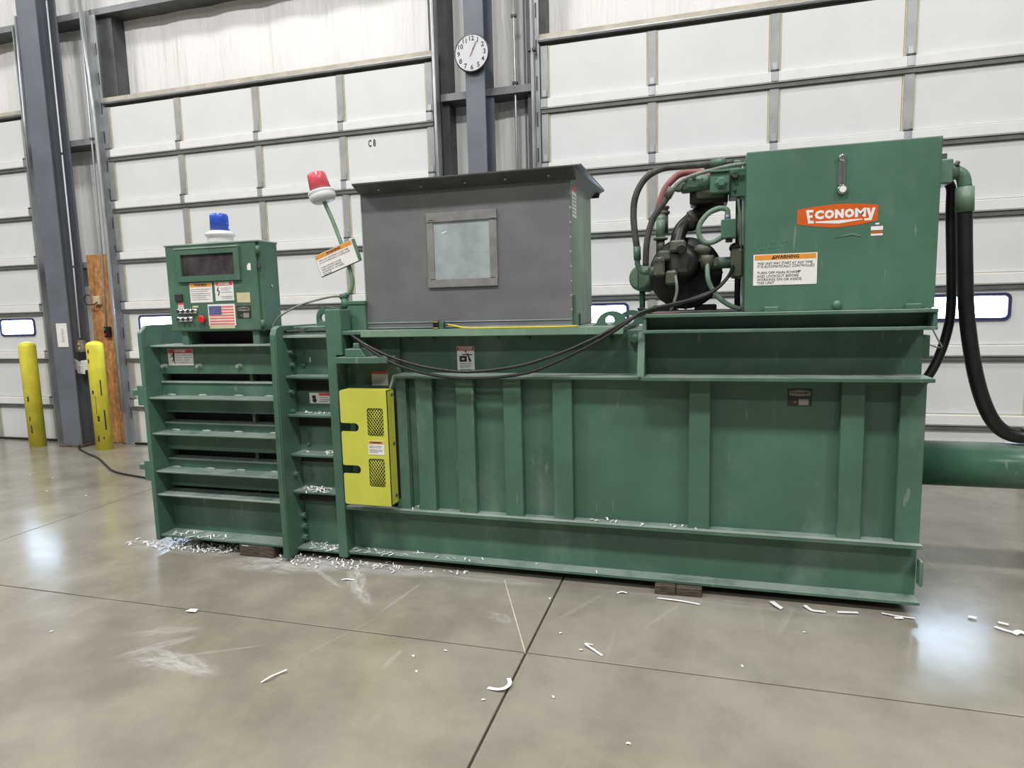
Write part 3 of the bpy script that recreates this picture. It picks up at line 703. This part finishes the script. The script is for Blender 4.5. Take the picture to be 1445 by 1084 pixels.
decal('danger_decal', cb, -2.988, -2.950, 1.482, 1.518, -.0205, RED, .36, bars=((.1, .9, .42, .06), (.1, .9, .22, .06)))
def flag(d, x, z, w, h, y):
    for q in range(7):
        zz = z+h*(.045+.1315*q)
        d.box(x+(w*.04 if q < 4 else w*.50), x+w*.95, y-.0004, y, zz, zz+h*.07, PINKP)
    d.box(x+w*.04, x+w*.50, y-.0006, y, z+h*.50, z+h*.915, BLUEP)
    for i in range(9):
        for j in range(6 if i % 2 == 0 else 5):
            fx = .065+.410*((j+(0 if i % 2 == 0 else .5))/5); fz = .53+.355*(i/8)
            d.box(x+w*fx-.0012, x+w*fx+.0012, y-.0009, y-.0005, z+h*fz-.0012, z+h*fz+.0012, WHITE)
decal('flag_sticker', cb, -2.778, -2.590, 1.378, 1.503, -.0205, extra=flag)
B().box(-2.775, -2.60, -.0210, -.0200, 1.362, 1.377, CREAM).build('tape_residue', cb)
decal('name_plate', cb, -2.578, -2.483, 1.417, 1.490, -.0205, base=INK, extra=plate_art)
for (x, z) in ((-2.975, 1.466), (-2.939, 1.466), (-2.904, 1.466), (-2.870, 1.467), (-2.978, 1.420), (-2.942, 1.420), (-2.906, 1.421)):
    k = B().lathe([(.017, 0), (.017, .006), (.014, .0065), (.014, .022), (.011, .023)], (x, -.02, z), (0, -1, 0), CHROME, 16).cyl((x, -.042, z), (x, -.0445, z), .009, INK, 12).build('push_button', cb)
bx('button_tag', cb, -2.885, -2.845, -.0212, -.0202, 1.487, 1.497, CREAM, 0)
B().prism([(-3.003, 1.463), (-2.985, 1.452), (-2.985, 1.474)], 'y', -.0215, -.0202, ORANGE).build('arrow_tag', cb)
B().lathe([(.015, 0), (.015, .012), (.022, .0125), (.024, .022), (.018, .028)], (-2.815, -.02, 1.418), (0, -1, 0), REDB, 20).build('stop_button', cb)
B().plate([[(-2.487, 1.690), (-2.463, 1.688), (-2.463, 1.728), (-2.478, 1.728), (-2.489, 1.712)]], -.0212, .001, WHITE).build('torn_label', cb)
for z in (1.80, 1.385): B().cyl((-2.410, -.018, z-.022), (-2.410, -.018, z+.022), .011, GREEN, 12).build('hinge', cb)
bx('latch', cb, -2.414, -2.404, -.024, -.008, 1.70, 1.735, DKST, .002)
B().cyl((-2.407, .08, 1.60), (-2.400, .08, 1.60), .008, EDGE, 10).build('screw', cb)

# beacons
bb = empty('tmp', (0, 0, 0), None, None); bpy.data.objects.remove(bb)
bl = B().lathe([(.072, 0), (.074, .010), (.070, .030), (.073, .036), (.085, .048), (.083, .058), (.062, .072), (.055, .074)], (-2.728, .07, 1.856), (0, 0, 1), BWHITE, 28).build('blue_beacon', BAL)
B().lathe([(.053, 0), (.051, .085), (.046, .096), (.030, .100)], (-2.728, .07, 1.930), (0, 0, 1), BLUEL, 28).build('lens', bl)
ax = Vector((-.046, 0, .17)).normalized(); rb0 = Vector((-2.104, .20, 2.077))
rb = B().lathe([(.030, -.006), (.062, .0), (.075, .016), (.075, .034), (.072, .040), (.078, .046), (.076, .056), (.060, .060)], rb0, ax, BWHITE, 28).build('red_beacon', BAL)
B().lathe([(.061, 0), (.053, .095), (.049, .103), (.030, .107)], rb0+ax*.058, ax, REDL, 28).build('lens', rb)
pl = B().tube([(-2.004, .20, 1.50), (-1.995, .20, 1.535), (-1.965, .20, 1.553), (-1.949, .20, 1.60), (-1.953, .20, 1.651), (-1.974, .20, 1.732), (-2.005, .20, 1.827), (-2.052, .20, 1.958), (-2.104, .20, 2.077)], .0115, GREEN_L, 12).build('beacon_pole', BAL)
B().cyl((-2.004, .20, 1.455), (-2.004, .20, 1.515), .022, GREEN, 12).cyl((-2.03, .20, 1.525), (-1.985, .20, 1.535), .018, GREEN, 12).build('conduit_body', pl)
sg2 = Matrix.Translation((-2.0245, .165, 1.745)) @ Matrix.Rotation(-.325, 4, 'Y')
t = B().box(-.134, .146, .004, .014, -.066, .066, GREEN, .002, sg2).box(-.129, .129, 0, .004, -.062, .062, WHITE, 0, sg2).box(-.126, .126, -.0008, 0, .038, .060, ORANGE, 0, sg2)
t.text('WARNING', -2.0245-.049*math.sin(.325), 1.745+.049*math.cos(.325), .1640, .020, INK, bold=.0006, rot=.325)
rows = ['THIS UNIT MAY START AT ANY TIME', 'IT IS AUTOMATICALLY CONTROLLED', '', 'TURN OFF MAIN POWER', 'AND LOCKOUT BEFORE', 'WORKING ON OR INSIDE', 'THIS UNIT']
for k, tx in enumerate(rows):
    if not tx: continue
    u, v_ = -.112, .024-.0135*k
    t.text(tx, -2.0245+u*math.cos(.325)-v_*math.sin(.325), 1.745+u*math.sin(.325)+v_*math.cos(.325), .1640, .0125, GINK, align='LEFT', rot=.325)
t.build('warning_sign', pl)

# ---- support channel and oil tank
sc = B()
sc.box(-.29, .955, -.062, .86, 1.376, 1.392, GREEN, .002).box(-.27, .955, -.062, .86, 1.302, 1.316, GREEN, .002).box(-.26, .955, .05, .06, 1.31, 1.38, GREEN)
sc.box(-.272, -.255, -.055, .80, 1.31, 1.38, GREEN, .002).box(.938, .955, -.055, .80, 1.31, 1.38, GREEN, .002)
sc.box(.955, .990, .10, .7, 1.378, 1.390, GREEN, .001).box(.955, .99, .10, .7, 1.303, 1.313, GREEN, .001)
sc.build('support_channel', BAL)
bx('end_bracket', BAL, .952, .985, .13, .5, 1.165, 1.27, GREEN_D, .003)
tk = B().box(.188, .962, .02, .78, 1.394, 2.108, TANK, .003).build('oil_tank', BAL)
bx('seam_edge', tk, .188, .962, .017, .0205, 1.394, 1.402, GREEN_D, 0)
bx('tank_lid', tk, .188, .962, .0205, .78, 2.106, 2.111, EDGE, .001)
lg = B().plate([[(.404, 1.842), (.48, 1.852), (.565, 1.857), (.65, 1.853), (.728, 1.843), (.728, 1.776), (.65, 1.762), (.565, 1.755), (.48, 1.764), (.404, 1.778)]], .0188, .0012, LOGO)
def fit(t, ch, x0, x1, z0, z1, y, mat, bold):
    me = text_mesh(ch, .05, bold); xs = [v.co.x for v in me.vertices]; zs = [v.co.y for v in me.vertices]
    sx, sz = (x1-x0)/(max(xs)-min(xs)), (z1-z0)/(max(zs)-min(zs))
    t.mesh(me, mat, Matrix.Translation((x0-min(xs)*sx, y, z0-min(zs)*sz)) @ FRONT @ Matrix.Diagonal((sx, sz, 1, 1)))
for ch, x0, x1 in (('C', .476, .513), ('O', .516, .555), ('N', .558, .593), ('O', .596, .635), ('M', .638, .681)):
    fit(lg, ch, x0, x1, 1.795, 1.834, .0183, WHITE, .0034 if ch != 'M' else .0014)
# the tall first and last letters that reach down beside the underline
lg.plate([[(.440, 1.838), (.470, 1.838), (.470, 1.827), (.453, 1.827), (.454, 1.814), (.467, 1.814), (.467, 1.804), (.456, 1.804), (.458, 1.790), (.472, 1.790), (.474, 1.779), (.450, 1.779)]], .0181, .0006, WHITE)
lg.plate([[(.682, 1.832), (.695, 1.832), (.700, 1.808), (.706, 1.832), (.718, 1.832), (.704, 1.779), (.676, 1.779), (.676, 1.789), (.693, 1.789), (.694, 1.794)]], .0181, .0006, WHITE)
lg.plate([[(.480, 1.786), (.668, 1.788), (.668, 1.784), (.574, 1.772), (.480, 1.780)]], .0181, .0006, WHITE)
lg.build('logo_decal', tk)
sgz = B().lathe([(.014, 0), (.016, .012), (.010, .02)], (.578, .02, 2.052), (0, -1, 0), CHROME, 16).lathe([(.019, 0), (.021, .012), (.018, .018)], (.583, .02, 1.917), (0, -1, 0), CHROME, 18)
sgz.box(.566, .594, .006, .02, 1.935, 2.04, CHROME, .003).box(.576, .585, .004, .0065, 1.94, 2.035, DKST, 0).build('sight_gauge', tk)
B().cyl((.583, -.0002, 1.917), (.583, .002, 1.917), .014, WHITE, 16).build('gauge_dial', tk)
rows = (('THIS UNIT MAY START AT ANY TIME', .06, .70, .115, .88), ('IT IS AUTOMATICALLY CONTROLLED', .06, .60, .115, .88), ('TURN OFF MAIN POWER', .06, .40, .115, 1.), ('AND LOCKOUT BEFORE', .06, .29, .115, 1.), ('WORKING ON OR INSIDE', .06, .18, .115, 1.), ('THIS UNIT', .06, .075, .115, 1.))
decal('warning_decal', tk, .223, .492, 1.512, 1.652, .019, ORANGE, .18, lines=rows, hx=(.02, .98),
      extra=lambda d, x, z, w, h, y: (d.prism([(x+w*.29, z+h*.84), (x+w*.35, z+h*.84), (x+w*.32, z+h*.96)], 'y', y-.0006, y, INK), d.text('WARNING', x+w*.53, z+h*.90, y-.0006, h*.15, INK, bold=.0006), d.box(x+w*.70, x+w*.75, y-.0005, y, z+h*.42, z+h*.45, INK)))
d = B().box(.703, .750, .0185, .0195, 1.735, 1.752, WHITE).box(.703, .750, .0185, .0195, 1.712, 1.721, WHITE).box(.703, .750, .0186, .0195, 1.723, 1.731, LOGO).box(.72, .735, .0185, .0195, 1.759, 1.766, WHITE)
d.build('small_sticker', tk)
B().prism([(.566, 1.712), (.60, 1.722), (.635, 1.730), (.665, 1.716), (.66, 1.712), (.632, 1.720), (.60, 1.716)], 'y', .0175, .0195, PIPEG).build('paint_scrape', tk)
mk = B()
for (x, z) in [(.245+.0125*k, 1.692+.0009*k) for k in range(11) if k not in (3, 7)]+[(.25+.013*k, 1.672+.001*k) for k in range(7) if k != 2]:
    a_ = random.uniform(.6, 2.4); mk.cyl((x, .0195, z), (x+.009*math.cos(a_), .0195, z+.010*math.sin(a_)), .0010, GREEN_D, 4)
mk.build('marker_scrawl', tk)
for x in (.272, .846): bx('foot_bracket', tk, x, x+.061, -.012, .022, 1.392, 1.414, GREEN, .003)
B().ball((.577, .012, 1.415), .020, GREEN, (1, .8, 1), 12).build('drain_plug', tk)

# ---- hydraulic power unit
mo = B().lathe([(.10, -.02), (.176, -.02), (.182, -.005), (.182, .05), (.170, .055), (.170, .36), (.15, .38)], (-.086, .30, 1.592), (0, 1, 0), OILY, 36).build('motor', BAL)
for k in range(16):
    a = 2*PI*k/16
    B().box(.165, .186, .36-.30, .64-.30, -.004, .004, OILY, 0, Matrix.Translation((-.086, .30, 1.592)) @ Matrix.Rotation(a, 4, 'Y')).build('cooling_fin', mo)
bx('motor_foot', mo, -.25, -.13, .30, .62, 1.392, 1.43, OILY, .004); bx('motor_foot', mo, -.04, .07, .30, .62, 1.392, 1.43, OILY, .004)
bx('drip_tray', mo, -.25, .16, .10, .62, 1.392, 1.402, DKST, .002)
pu = B().lathe([(.055, 0), (.085, .02), (.085, .10), (.10, .105), (.10, .14)], (-.105, .14, 1.640), (0, 1, 0), OILY, 20)  # dark metal also carries the black shadow low on the pump
pu.box(-.160, -.065, .125, .27, 1.58, 1.69, GRIME_SHADE, .012).box(-.155, -.08, .10, .20, 1.69, 1.745, OILG, .010)
pu = pu.build('pump', BAL)
B().lathe([(.024, 0), (.024, .02), (.018, .022)], (-.098, .105, 1.700), (0, -1, 0), BLACK, 14).build('port_cap', pu)
B().box(-.232, -.180, .11, .22, 1.575, 1.668, OILG, .008).box(-.215, -.150, .12, .22, 1.65, 1.700, OILG, .010).build('side_port_block', pu)
for (x, z) in ((-.222, 1.588), (-.190, 1.588), (-.222, 1.655), (-.190, 1.655)): hexbolt(pu, (x, .11, z), (0, -1, 0), .008, .012, OILG)
B().box(-.175, -.12, .10, .16, 1.53, 1.60, OILG, .01).build('drain_block', pu)
B().box(-.02, .03, .16, .26, 1.63, 1.70, OILG, .012).ball((.0, .17, 1.70), .035, OILG, (1.2, 1, .7), 12).build('relief_block', pu)
B().tube([(-.137, .13, 1.60), (-.125, .10, 1.56), (-.120, .09, 1.50), (-.135, .10, 1.44), (-.150, .12, 1.405)], .007, HOSEG, 8).build('drain_line', pu)
B().tube([(.093, .30, 1.934), (.036, .30, 1.917), (-.025, .30, 1.886), (-.077, .28, 1.844), (-.112, .26, 1.800), (-.129, .22, 1.72)], .036, OILY, 14).ball((-.06, .28, 1.842), .044, OILY, (1, .9, 1), 12).build('suction_hose', BAL)
B().lathe([(.042, 0), (.042, .022), (.038, .024)], (-.040, .285, 1.872), (-.75, -.1, -.5), OILG, 16).build('hose_clamp', BAL)
fb = B().lathe([(.052, 0), (.070, .025), (.078, .10), (.070, .13)], (-.33, .40, 1.580), (0.35, 1, 0), GREEN_L, 24).build('fan_cover', BAL)
B().cyl((-.318, .46, 1.392), (-.318, .46, 1.51), .016, GREEN, 12).build('cover_stand', fb)
B().box(-.345, -.335, .385, .40, 1.53, 1.62, GREEN_L, .002).build('cover_rib', fb)
tp = B().cyl((-.211, .30, 1.70), (-.211, .30, 1.765), .022, OILG, 14).lathe([(.034, 0), (.038, .006), (.034, .014)], (-.211, .30, 1.765), (0, 0, 1), OILG, 18).cyl((-.211, .30, 1.778), (-.211, .30, 1.868), .023, GREEN_L, 16)
tp.ball((-.211, .30, 1.868), .0235, GREEN_L).cyl((-.200, .34, 1.80), (-.200, .34, 1.90), .026, OILG, 10).lathe([(.028, 0), (.028, .014), (.020, .016), (.020, .026), (.026, .028), (.026, .04)], (-.194, .34, 1.90), (0, 0, 1), OILG, 10)
tp.build('breather_pipe', BAL)
vb = B().box(-.065, .115, .20, .36, 1.922, 1.985, OILY, .006).box(-.035, .10, .19, .34, 1.945, 1.99, OILG, .006).build('valve_block', BAL)
B().lathe([(.030, 0), (.040, .01), (.040, .13), (.034, .14)], (-.110, .21, 2.015), (1, 0, .06), GREEN_D, 16).box(-.095, .005, .165, .25, 1.985, 2.050, GREEN_D, .014).build('valve_body', vb)
for (x, z) in ((-.085, 2.035), (-.085, 1.995), (-.045, 2.045), (-.02, 2.005)): hexbolt(vb, (x, .165, z), (0, -1, 0), .008, .012, GREEN_D)
B().lathe([(.020, 0), (.024, .006), (.024, .030), (.018, .036)], (-.118, .19, 2.005), (0, -1, 0), OILG, 14).build('port_fitting', vb)
bx('solenoid_plate', vb, .029, .120, .118, .132, 1.955, 2.052, GREEN, .006)
bx('solenoid_body', vb, .035, .118, .132, .30, 1.96, 2.062, GREEN_D, .006)
bx('solenoid_ledge', vb, .028, .118, .105, .14, 2.050, 2.060, GREEN_D, .002)
B().lathe([(.030, 0), (.030, .006), (.021, .007), (.021, .024), (.017, .027)], (.080, .118, 2.002), (0, -1, 0), TANK, 6, False).build('solenoid_nut', vb)
B().box(.120, .192, .16, .30, 1.937, 2.070, TANK, .004).build('manifold', vb)
hexbolt(vb, (.142, .16, 2.035), (0, -1, 0), .014, .025, OILG, 'port_plug'); hexbolt(vb, (.142, .16, 1.972), (0, -1, 0), .007, .012, GREEN)
B().box(.10, .175, .19, .26, 2.06, 2.115, GREEN_D, .008).box(-.0, .10, .19, .25, 2.085, 2.12, OILG, .008).build('top_fitting', vb)
jb = bx('junction_box', BAL, .083, .151, .11, .19, 1.742, 1.831, TANK, .004)
B().cyl((.112, .15, 1.831), (.112, .15, 1.856), .014, plain('blue_grey_fitting', (.20, .24, .32), .4, .3), 12).build('cable_gland', jb)
B().cyl((.12, .15, 1.725), (.12, .15, 1.742), .016, DKST, 10).build('bottom_gland', jb)
B().cyl((.165, .22, 1.40), (.165, .22, 1.93), .014, OILY, 12).build('stand_pipe', BAL)
B().tube([(.160, .18, 1.935), (.163, .17, 1.90), (.172, .17, 1.80), (.172, .17, 1.55)], .007, GREEN_L, 8).build('copper_line', BAL)
rp = B().cyl((-.005, .20, 1.632), (.165, .20, 1.632), .028, GREEN_D, 16).lathe([(.030, 0), (.034, .01), (.034, .05), (.028, .052)], (.021, .17, 1.668), (0, 0, -1), OILG, 14).box(.13, .186, .15, .27, 1.555, 1.695, OILG, .01).ball((.155, .19, 1.70), .034, OILY, (1, 1, .8), 12).build('return_filter', BAL)
hexbolt(rp, (.055, .175, 1.632), (0, -1, 0), .018, .02, OILG)
ha = B().tube([(.137, .20, 2.106), (.023, .20, 2.106), (-.110, .20, 2.107), (-.195, .20, 2.104), (-.264, .20, 2.075), (-.306, .20, 2.027), (-.331, .20, 1.966), (-.338, .20, 1.900), (-.335, .20, 1.830), (-.324, .20, 1.742), (-.321, .20, 1.724)], .0165, HOSE, 12).build('pressure_hose', BAL)
B().cyl((-.3215, .20, 1.730), (-.319, .20, 1.664), .0185, GREEN, 14).build('ferrule', ha); B().cyl((.03, .20, 2.107), (.10, .20, 2.110), .0185, GREEN_D, 14).build('ferrule', ha)
B().tube([(-.319, .20, 1.666), (-.318, .20, 1.639), (-.300, .20, 1.609), (-.275, .20, 1.601), (-.235, .19, 1.604)], .014, GREEN, 12).lathe([(.024, 0), (.024, .035), (.018, .037)], (-.262, .195, 1.603), (1, -.1, 0), GREEN_D, 14).build('elbow', ha)
hb = B().tube([(.191, .12, 2.080), (.118, .12, 2.076), (.039, .12, 2.063), (-.042, .12, 2.047), (-.101, .12, 2.025), (-.137, .12, 1.994), (-.154, .13, 1.972)], .0095, HOSEG, 12).build('return_hose', BAL)
B().cyl((-.145, .13, 1.995), (-.170, .14, 1.955), .020, OILG, 10).build('coupling', hb)
B().tube([(-.158, .14, 1.972), (-.181, .14, 1.937), (-.219, .14, 1.885), (-.242, .14, 1.846), (-.260, .14, 1.785), (-.270, .14, 1.717), (-.274, .15, 1.63)], .0155, HOSE, 12).build('lower_hose', hb)
B().tube([(-.240, .45, 1.88), (-.235, .45, 1.925), (-.220, .45, 1.980), (-.198, .45, 2.041), (-.162, .45, 2.086), (-.111, .45, 2.118), (-.028, .40, 2.11), (.06, .30, 2.05)], .018, REDH, 12).build('red_hose', BAL)
B().tube([(.112, .15, 1.855), (.108, .15, 1.879), (.074, .15, 1.888), (.025, .15, 1.868), (-.014, .15, 1.820), (-.020, .15, 1.773), (.003, .15, 1.735), (.043, .15, 1.729), (.090, .15, 1.752)], .0125, PIPEG, 12).build('looped_conduit', BAL)
B().tube([(.021, .15, 1.630), (.024, .12, 1.559), (.041, .12, 1.511), (.075, .12, 1.463), (.121, .12, 1.427), (.176, .13, 1.403)], .012, PIPEG, 12).build('return_pipe', BAL)
# lifting eyes beside the hopper
for (cx, y) in ((-.455, .22), (-.365, .34)):
    B().plate([[(cx-.105, 1.334)]+arc(cx, 1.334, .062, PI, 0, 14)[0:0]+arc(cx, 1.325, .085, PI*.93, PI*.07, 14)+[(cx+.105, 1.334)], arc(cx-.01, 1.360, .024, 0, 2*PI, 14)[:-1]], y, .02, GREEN).build('lifting_eye', BAL)

# ---- right end: outlet flange, big hoses, ram cylinder
rf = B().box(.962, 1.05, .36, .52, 1.96, 2.075, GREEN_D, .004).box(1.05, 1.118, .38, .52, 1.965, 2.078, GREEN, .006).lathe([(.05, 0), (.042, .02), (.036, .04)], (1.115, .45, 2.03), (1, 0, -.1), GREEN_D, 16).build('outlet_flange', BAL)
hexbolt(rf, (1.09, .42, 2.078), (0, 0, 1), .012, .03, DKST); hexbolt(rf, (1.14, .42, 2.05), (.5, 0, 1), .010, .02, DKST)
bh = B().tube([(1.193, .45, 1.95), (1.195, .45, 1.834), (1.202, .45, 1.701), (1.213, .45, 1.533), (1.227, .45, 1.363), (1.259, .45, 1.157), (1.300, .45, .984), (1.352, .45, .852), (1.409, .45, .783), (1.480, .45, .757), (1.53, .45, .770)], .034, BLACK, 16).build('main_hose', BAL)
B().tube([(1.12, .45, 2.028), (1.150, .45, 2.026), (1.180, .45, 2.002), (1.191, .45, 1.950)], .030, GREEN, 14).build('elbow', bh)
B().cyl((1.191, .45, 1.952), (1.196, .45, 1.835), .039, GREEN_L, 20).build('ferrule', bh)
B().cyl((1.500, .45, .762), (1.60, .45, .800), .042, GREEN_L, 18).build('ferrule', bh)
B().tube([(1.12, .52, 2.0), (1.155, .52, 1.965), (1.160, .52, 1.831), (1.182, .52, 1.433), (1.172, .52, 1.264), (1.120, .50, 1.10), (1.05, .48, 1.00), (.94, .46, .95)], .022, BLACK, 14).build('return_hose', BAL)
B().tube([(.985, .30, 1.25), (1.03, .28, 1.215), (1.07, .26, 1.205), (1.05, .24, 1.24), (1.02, .24, 1.30)], .004, EDGE, 6).build('loose_wire', BAL)
cy = B().lathe([(.112, 0), (.112, 1.6), (.10, 1.62)], (.95, .47, .607), (1, 0, 0), RAMG, 48).build('ram_cylinder', BAL)
B().lathe([(.128, 0), (.128, .03), (.112, .032)], (2.45, .47, .607), (1, 0, 0), GREEN, 40).build('end_collar', cy)
B().cyl((1.62, .45, .70), (1.60, .45, .80), .045, GREEN_L, 16).build('port_boss', cy)
bx('cylinder_mount', cy, 2.30, 2.42, .36, .58, .0, .52, GREEN, .006)

# ---- loose cables along the front
B().tube([(.139, .15, 1.610), (.118, .10, 1.562), (.066, .05, 1.506), (-.004, .0, 1.468), (-.132, -.03, 1.438), (-.255, -.065, 1.411), (-.335, -.065, 1.369), (-.464, -.05, 1.300), (-.605, -.05, 1.236), (-.749, -.05, 1.184), (-.916, -.05, 1.141), (-1.165, -.05, 1.115), (-1.382, -.05, 1.136), (-1.565, -.05, 1.182), (-1.729, -.05, 1.251), (-1.881, .02, 1.318), (-1.95, .08, 1.345)], .0085, BLACK, 10).build('power_cable', BAL)
B().tube([(.060, .05, 1.499), (-.133, -.02, 1.431), (-.278, -.065, 1.396), (-.345, -.065, 1.356), (-.465, -.05, 1.279), (-.641, -.05, 1.190), (-.842, -.05, 1.112), (-1.088, -.05, 1.082), (-1.324, -.05, 1.092), (-1.566, -.05, 1.151), (-1.730, -.05, 1.240), (-1.881, .03, 1.310), (-1.95, .10, 1.342)], .0085, BLACK, 10).build('power_cable', BAL)
B().tube([(-2.36, .04, 1.340), (-2.358, .0, 1.358), (-2.343, .0, 1.390), (-2.293, .0, 1.433), (-2.221, .05, 1.479), (-2.136, .10, 1.509), (-2.050, .15, 1.529), (-2.015, .20, 1.526)], .006, HOSEG, 8).build('beacon_cable', BAL)
B().tube([(-.24, .02, 1.40), (-.27, .0, 1.42), (-.30, .02, 1.418), (-.28, .05, 1.40), (-.22, .03, 1.394)], .004, BLACK, 6).build('wire_loop', BAL)
B().box(-.235, -.10, .02, .07, 1.3925, 1.398, REDH, .002).build('red_strip', BAL)

# ================================================================== LOOSE THINGS
def block(name, x0, x1, y0, y1, z, label, split=False):
    e = empty(name, ((x0+x1)/2, (y0+y1)/2, 0), label, 'block')
    if split:
        m = (x0*.55+x1*.45)
        bx('timber', e, x0, m-.001, y0, y1, 0, z, WOODB, .004); bx('timber', e, m+.001, x1, y0+.004, y1, 0, z-.002, WOODB, .004)
    else:
        bx('timber', e, x0, x1, y0, y1, 0, z, WOODB, .005)
        B().box(x0+.02, x0+.07, y0-.002, y0+.04, z-.012, z-.004, EDGE, .002).build('splinter', e)
block('timber_block', -.217, .010, -.035, .12, .0475, 'dark split timber block under the right half of the baler', True)
block('timber_block', -2.66, -2.42, -.06, .10, .072, 'dark timber block under the left chamber door of the baler')

def ribbon(pts, wd, mat=PAPER, z=.003):
    bm = bmesh.new(); P = catmull([(x, y, zz+z) for x, y, zz in pts], 4); row = []
    for i, p in enumerate(P):
        d = (P[min(i+1, len(P)-1)]-P[max(i-1, 0)]); d.z = 0; d.normalize(); n = Vector((-d.y, d.x, 0))*wd/2
        row.append((bm.verts.new(p+n), bm.verts.new(p-n), bm.verts.new(p+n+Vector((0, 0, .0008))), bm.verts.new(p-n+Vector((0, 0, .0008)))))
    for a, b in zip(row, row[1:]):
        bm.faces.new((a[2], a[3], b[3], b[2])); bm.faces.new((a[1], a[0], b[0], b[1])); bm.faces.new((a[0], a[2], b[2], b[0])); bm.faces.new((a[3], a[1], b[1], b[3]))
    bm.faces.new((row[0][0], row[0][1], row[0][3], row[0][2])); bm.faces.new((row[-1][2], row[-1][3], row[-1][1], row[-1][0]))
    return B().take(bm, mat)
STR = [
 ([(-1.655, -1.185, 0), (-1.63, -1.155, .012), (-1.625, -1.12, .004), (-1.60, -1.095, .01)], .009, 'curled paper strip on the open floor at lower left'),
 ([(-.775, -1.005, 0), (-.735, -1.012, .004), (-.705, -1.005, .010), (-.697, -.97, .008), (-.715, -.925, .0)], .016, 'hooked white paper strip lying across the floor joint'),
 ([(-.435, -.60, 0), (-.465, -.618, .012), (-.425, -.645, .004), (-.385, -.675, 0)], .010, 'V shaped white paper strip right of the joint crossing'),
 ([(-.475, -.645, 0), (-.482, -.66, .004)], .012, 'tiny white paper crumb beside the V shaped strip'),
 ([(-.20, -.085, 0), (-.14, -.095, .004), (-.07, -.10, .003), (.0, -.112, .002)], .013, 'long white paper strip before the right timber block'),
 ([(.33, -.02, .01), (.345, -.055, .012), (.37, -.075, .004)], .024, 'crumpled white paper scrap below the middle of the right beam'),
 ([(.475, -.025, .008), (.50, -.058, .003), (.535, -.065, .004), (.56, -.062, .003)], .018, 'bent white paper strip below the beam, left of a straight one'),
 ([(.61, -.052, .003), (.645, -.050, .005), (.70, -.038, .003)], .018, 'straight white paper strip below the beam near its right end'),
 ([(.80, -.02, .004), (.86, -.035, .004), (.93, -.04, .003)], .010, 'thin white paper strip by the right end of the baler'),
 ([(.845, -.055, .003), (.88, -.05, .004)], .018, 'small white paper piece by the right end of the baler'),
 ([(1.16, .03, .004), (1.19, .018, .006)], .022, 'small white paper piece right of the baler'),
 ([(1.265, .0, .004), (1.30, -.012, .003)], .020, 'white paper sliver near the right picture edge'),
 ([(1.235, -.045, .003), (1.26, -.075, .006), (1.29, -.085, .003)], .018, 'white paper strip nearest the right picture edge'),
 ([(1.285, -.10, .004), (1.31, -.088, .012), (1.33, -.095, .006), (1.35, -.088, .003)], .026, 'crumpled white paper bit at the right picture edge'),
 ([(-2.42, -.735, 0), (-2.39, -.742, .006), (-2.365, -.735, .003)], .03, 'crumpled white paper scrap on the left floor joint'),
 ([(-1.86, -.24, .0), (-1.83, -.235, .004), (-1.79, -.233, .002)], .014, 'short white paper strip before the second post of the baler'),
 ([(-.40, -.075, .0), (-.375, -.065, .006), (-.35, -.068, .003)], .012, 'small hooked paper strip left of the right timber block'),
]
for pts, wd, lab in STR: ribbon(pts, wd).build('paper_strip', None, lab, 'paper strip', 'loose paper strips on the floor')
scrap = None
for k in range(34):
    x = random.uniform(-4.6, 1.4); y = random.uniform(-1.6, -.2) if k < 20 else random.uniform(.1, 1.9)
    if k >= 20: x = random.uniform(-6.4, -3.6)
    if scrap is None:
        scrap = ribbon([(-.006, 0, 0), (0, .003, .002), (.008, .002, 0)], .008).build('paper_crumb', None, 'tiny white paper crumb on the open concrete in front of the baler', 'paper crumb', 'paper crumbs before the baler')
        o = scrap
    else: o = scrap.copy(); COL.objects.link(o)
    o.location = (x, y, 0); o.rotation_euler = (0, 0, random.uniform(0, 6.28))
    if k >= 20:
        o['label'] = 'tiny white paper crumb on the concrete between bollards and baler'; o['group'] = 'paper crumbs left of the baler'
def heap(name, label, spots):
    t = B()
    for (x0, x1, y0, y1, z0, z1, n, ln) in spots:
        for _ in range(n):
            x = random.uniform(x0, x1); y = random.uniform(y0, y1); z = random.uniform(z0, z1); a = random.uniform(0, 2*PI); l = random.uniform(.4, 1.)*ln
            p = [(x, y, z), (x+math.cos(a)*l*.5, y+math.sin(a)*l*.5, z+random.uniform(0, .012)), (x+math.cos(a+random.uniform(-.8, .8))*l, y+math.sin(a)*l, z)]
            q = ribbon(p, random.uniform(.004, .010)); q.bm.to_mesh(me := bpy.data.meshes.new('tmp')); q.bm.free(); t.mesh(me, PAPER)
    return t.build(name, None, label, 'shredded paper', kind='stuff')
heap('shredded_paper', 'white shredded paper spilled on the floor under the left end of the baler',
     [(-3.55, -3.32, -.05, .02, 0, .003, 22, .035), (-3.32, -2.72, -.07, .05, 0, .016, 170, .035), (-2.40, -2.08, -.12, .03, 0, .006, 60, .03), (-2.05, -1.60, -.09, .02, 0, .004, 55, .04), (-1.55, -1.2, -.05, .0, 0, .003, 14, .03)])
heap('shredded_paper', 'white shredded paper bits lying on the ledges of the baler',
     [(-3.15, -2.72, -.05, .02, .088, .094, 26, .05), (-2.25, -2.03, .0, .08, .403, .412, 45, .05), (-2.22, -2.03, .02, .08, .857, .862, 14, .03), (-2.25, -2.03, .02, .08, .624, .628, 12, .05),
      (-2.25, -2.03, .0, .08, .057, .060, 26, .05), (-1.94, -1.5, .0, .06, .062, .066, 16, .05), (-1.58, -1.45, .02, .07, .3305, .333, 10, .04), (-.60, .0, .01, .06, .3305, .333, 12, .03), (-1.5, -.5, .01, .06, .0635, .066, 8, .03)])
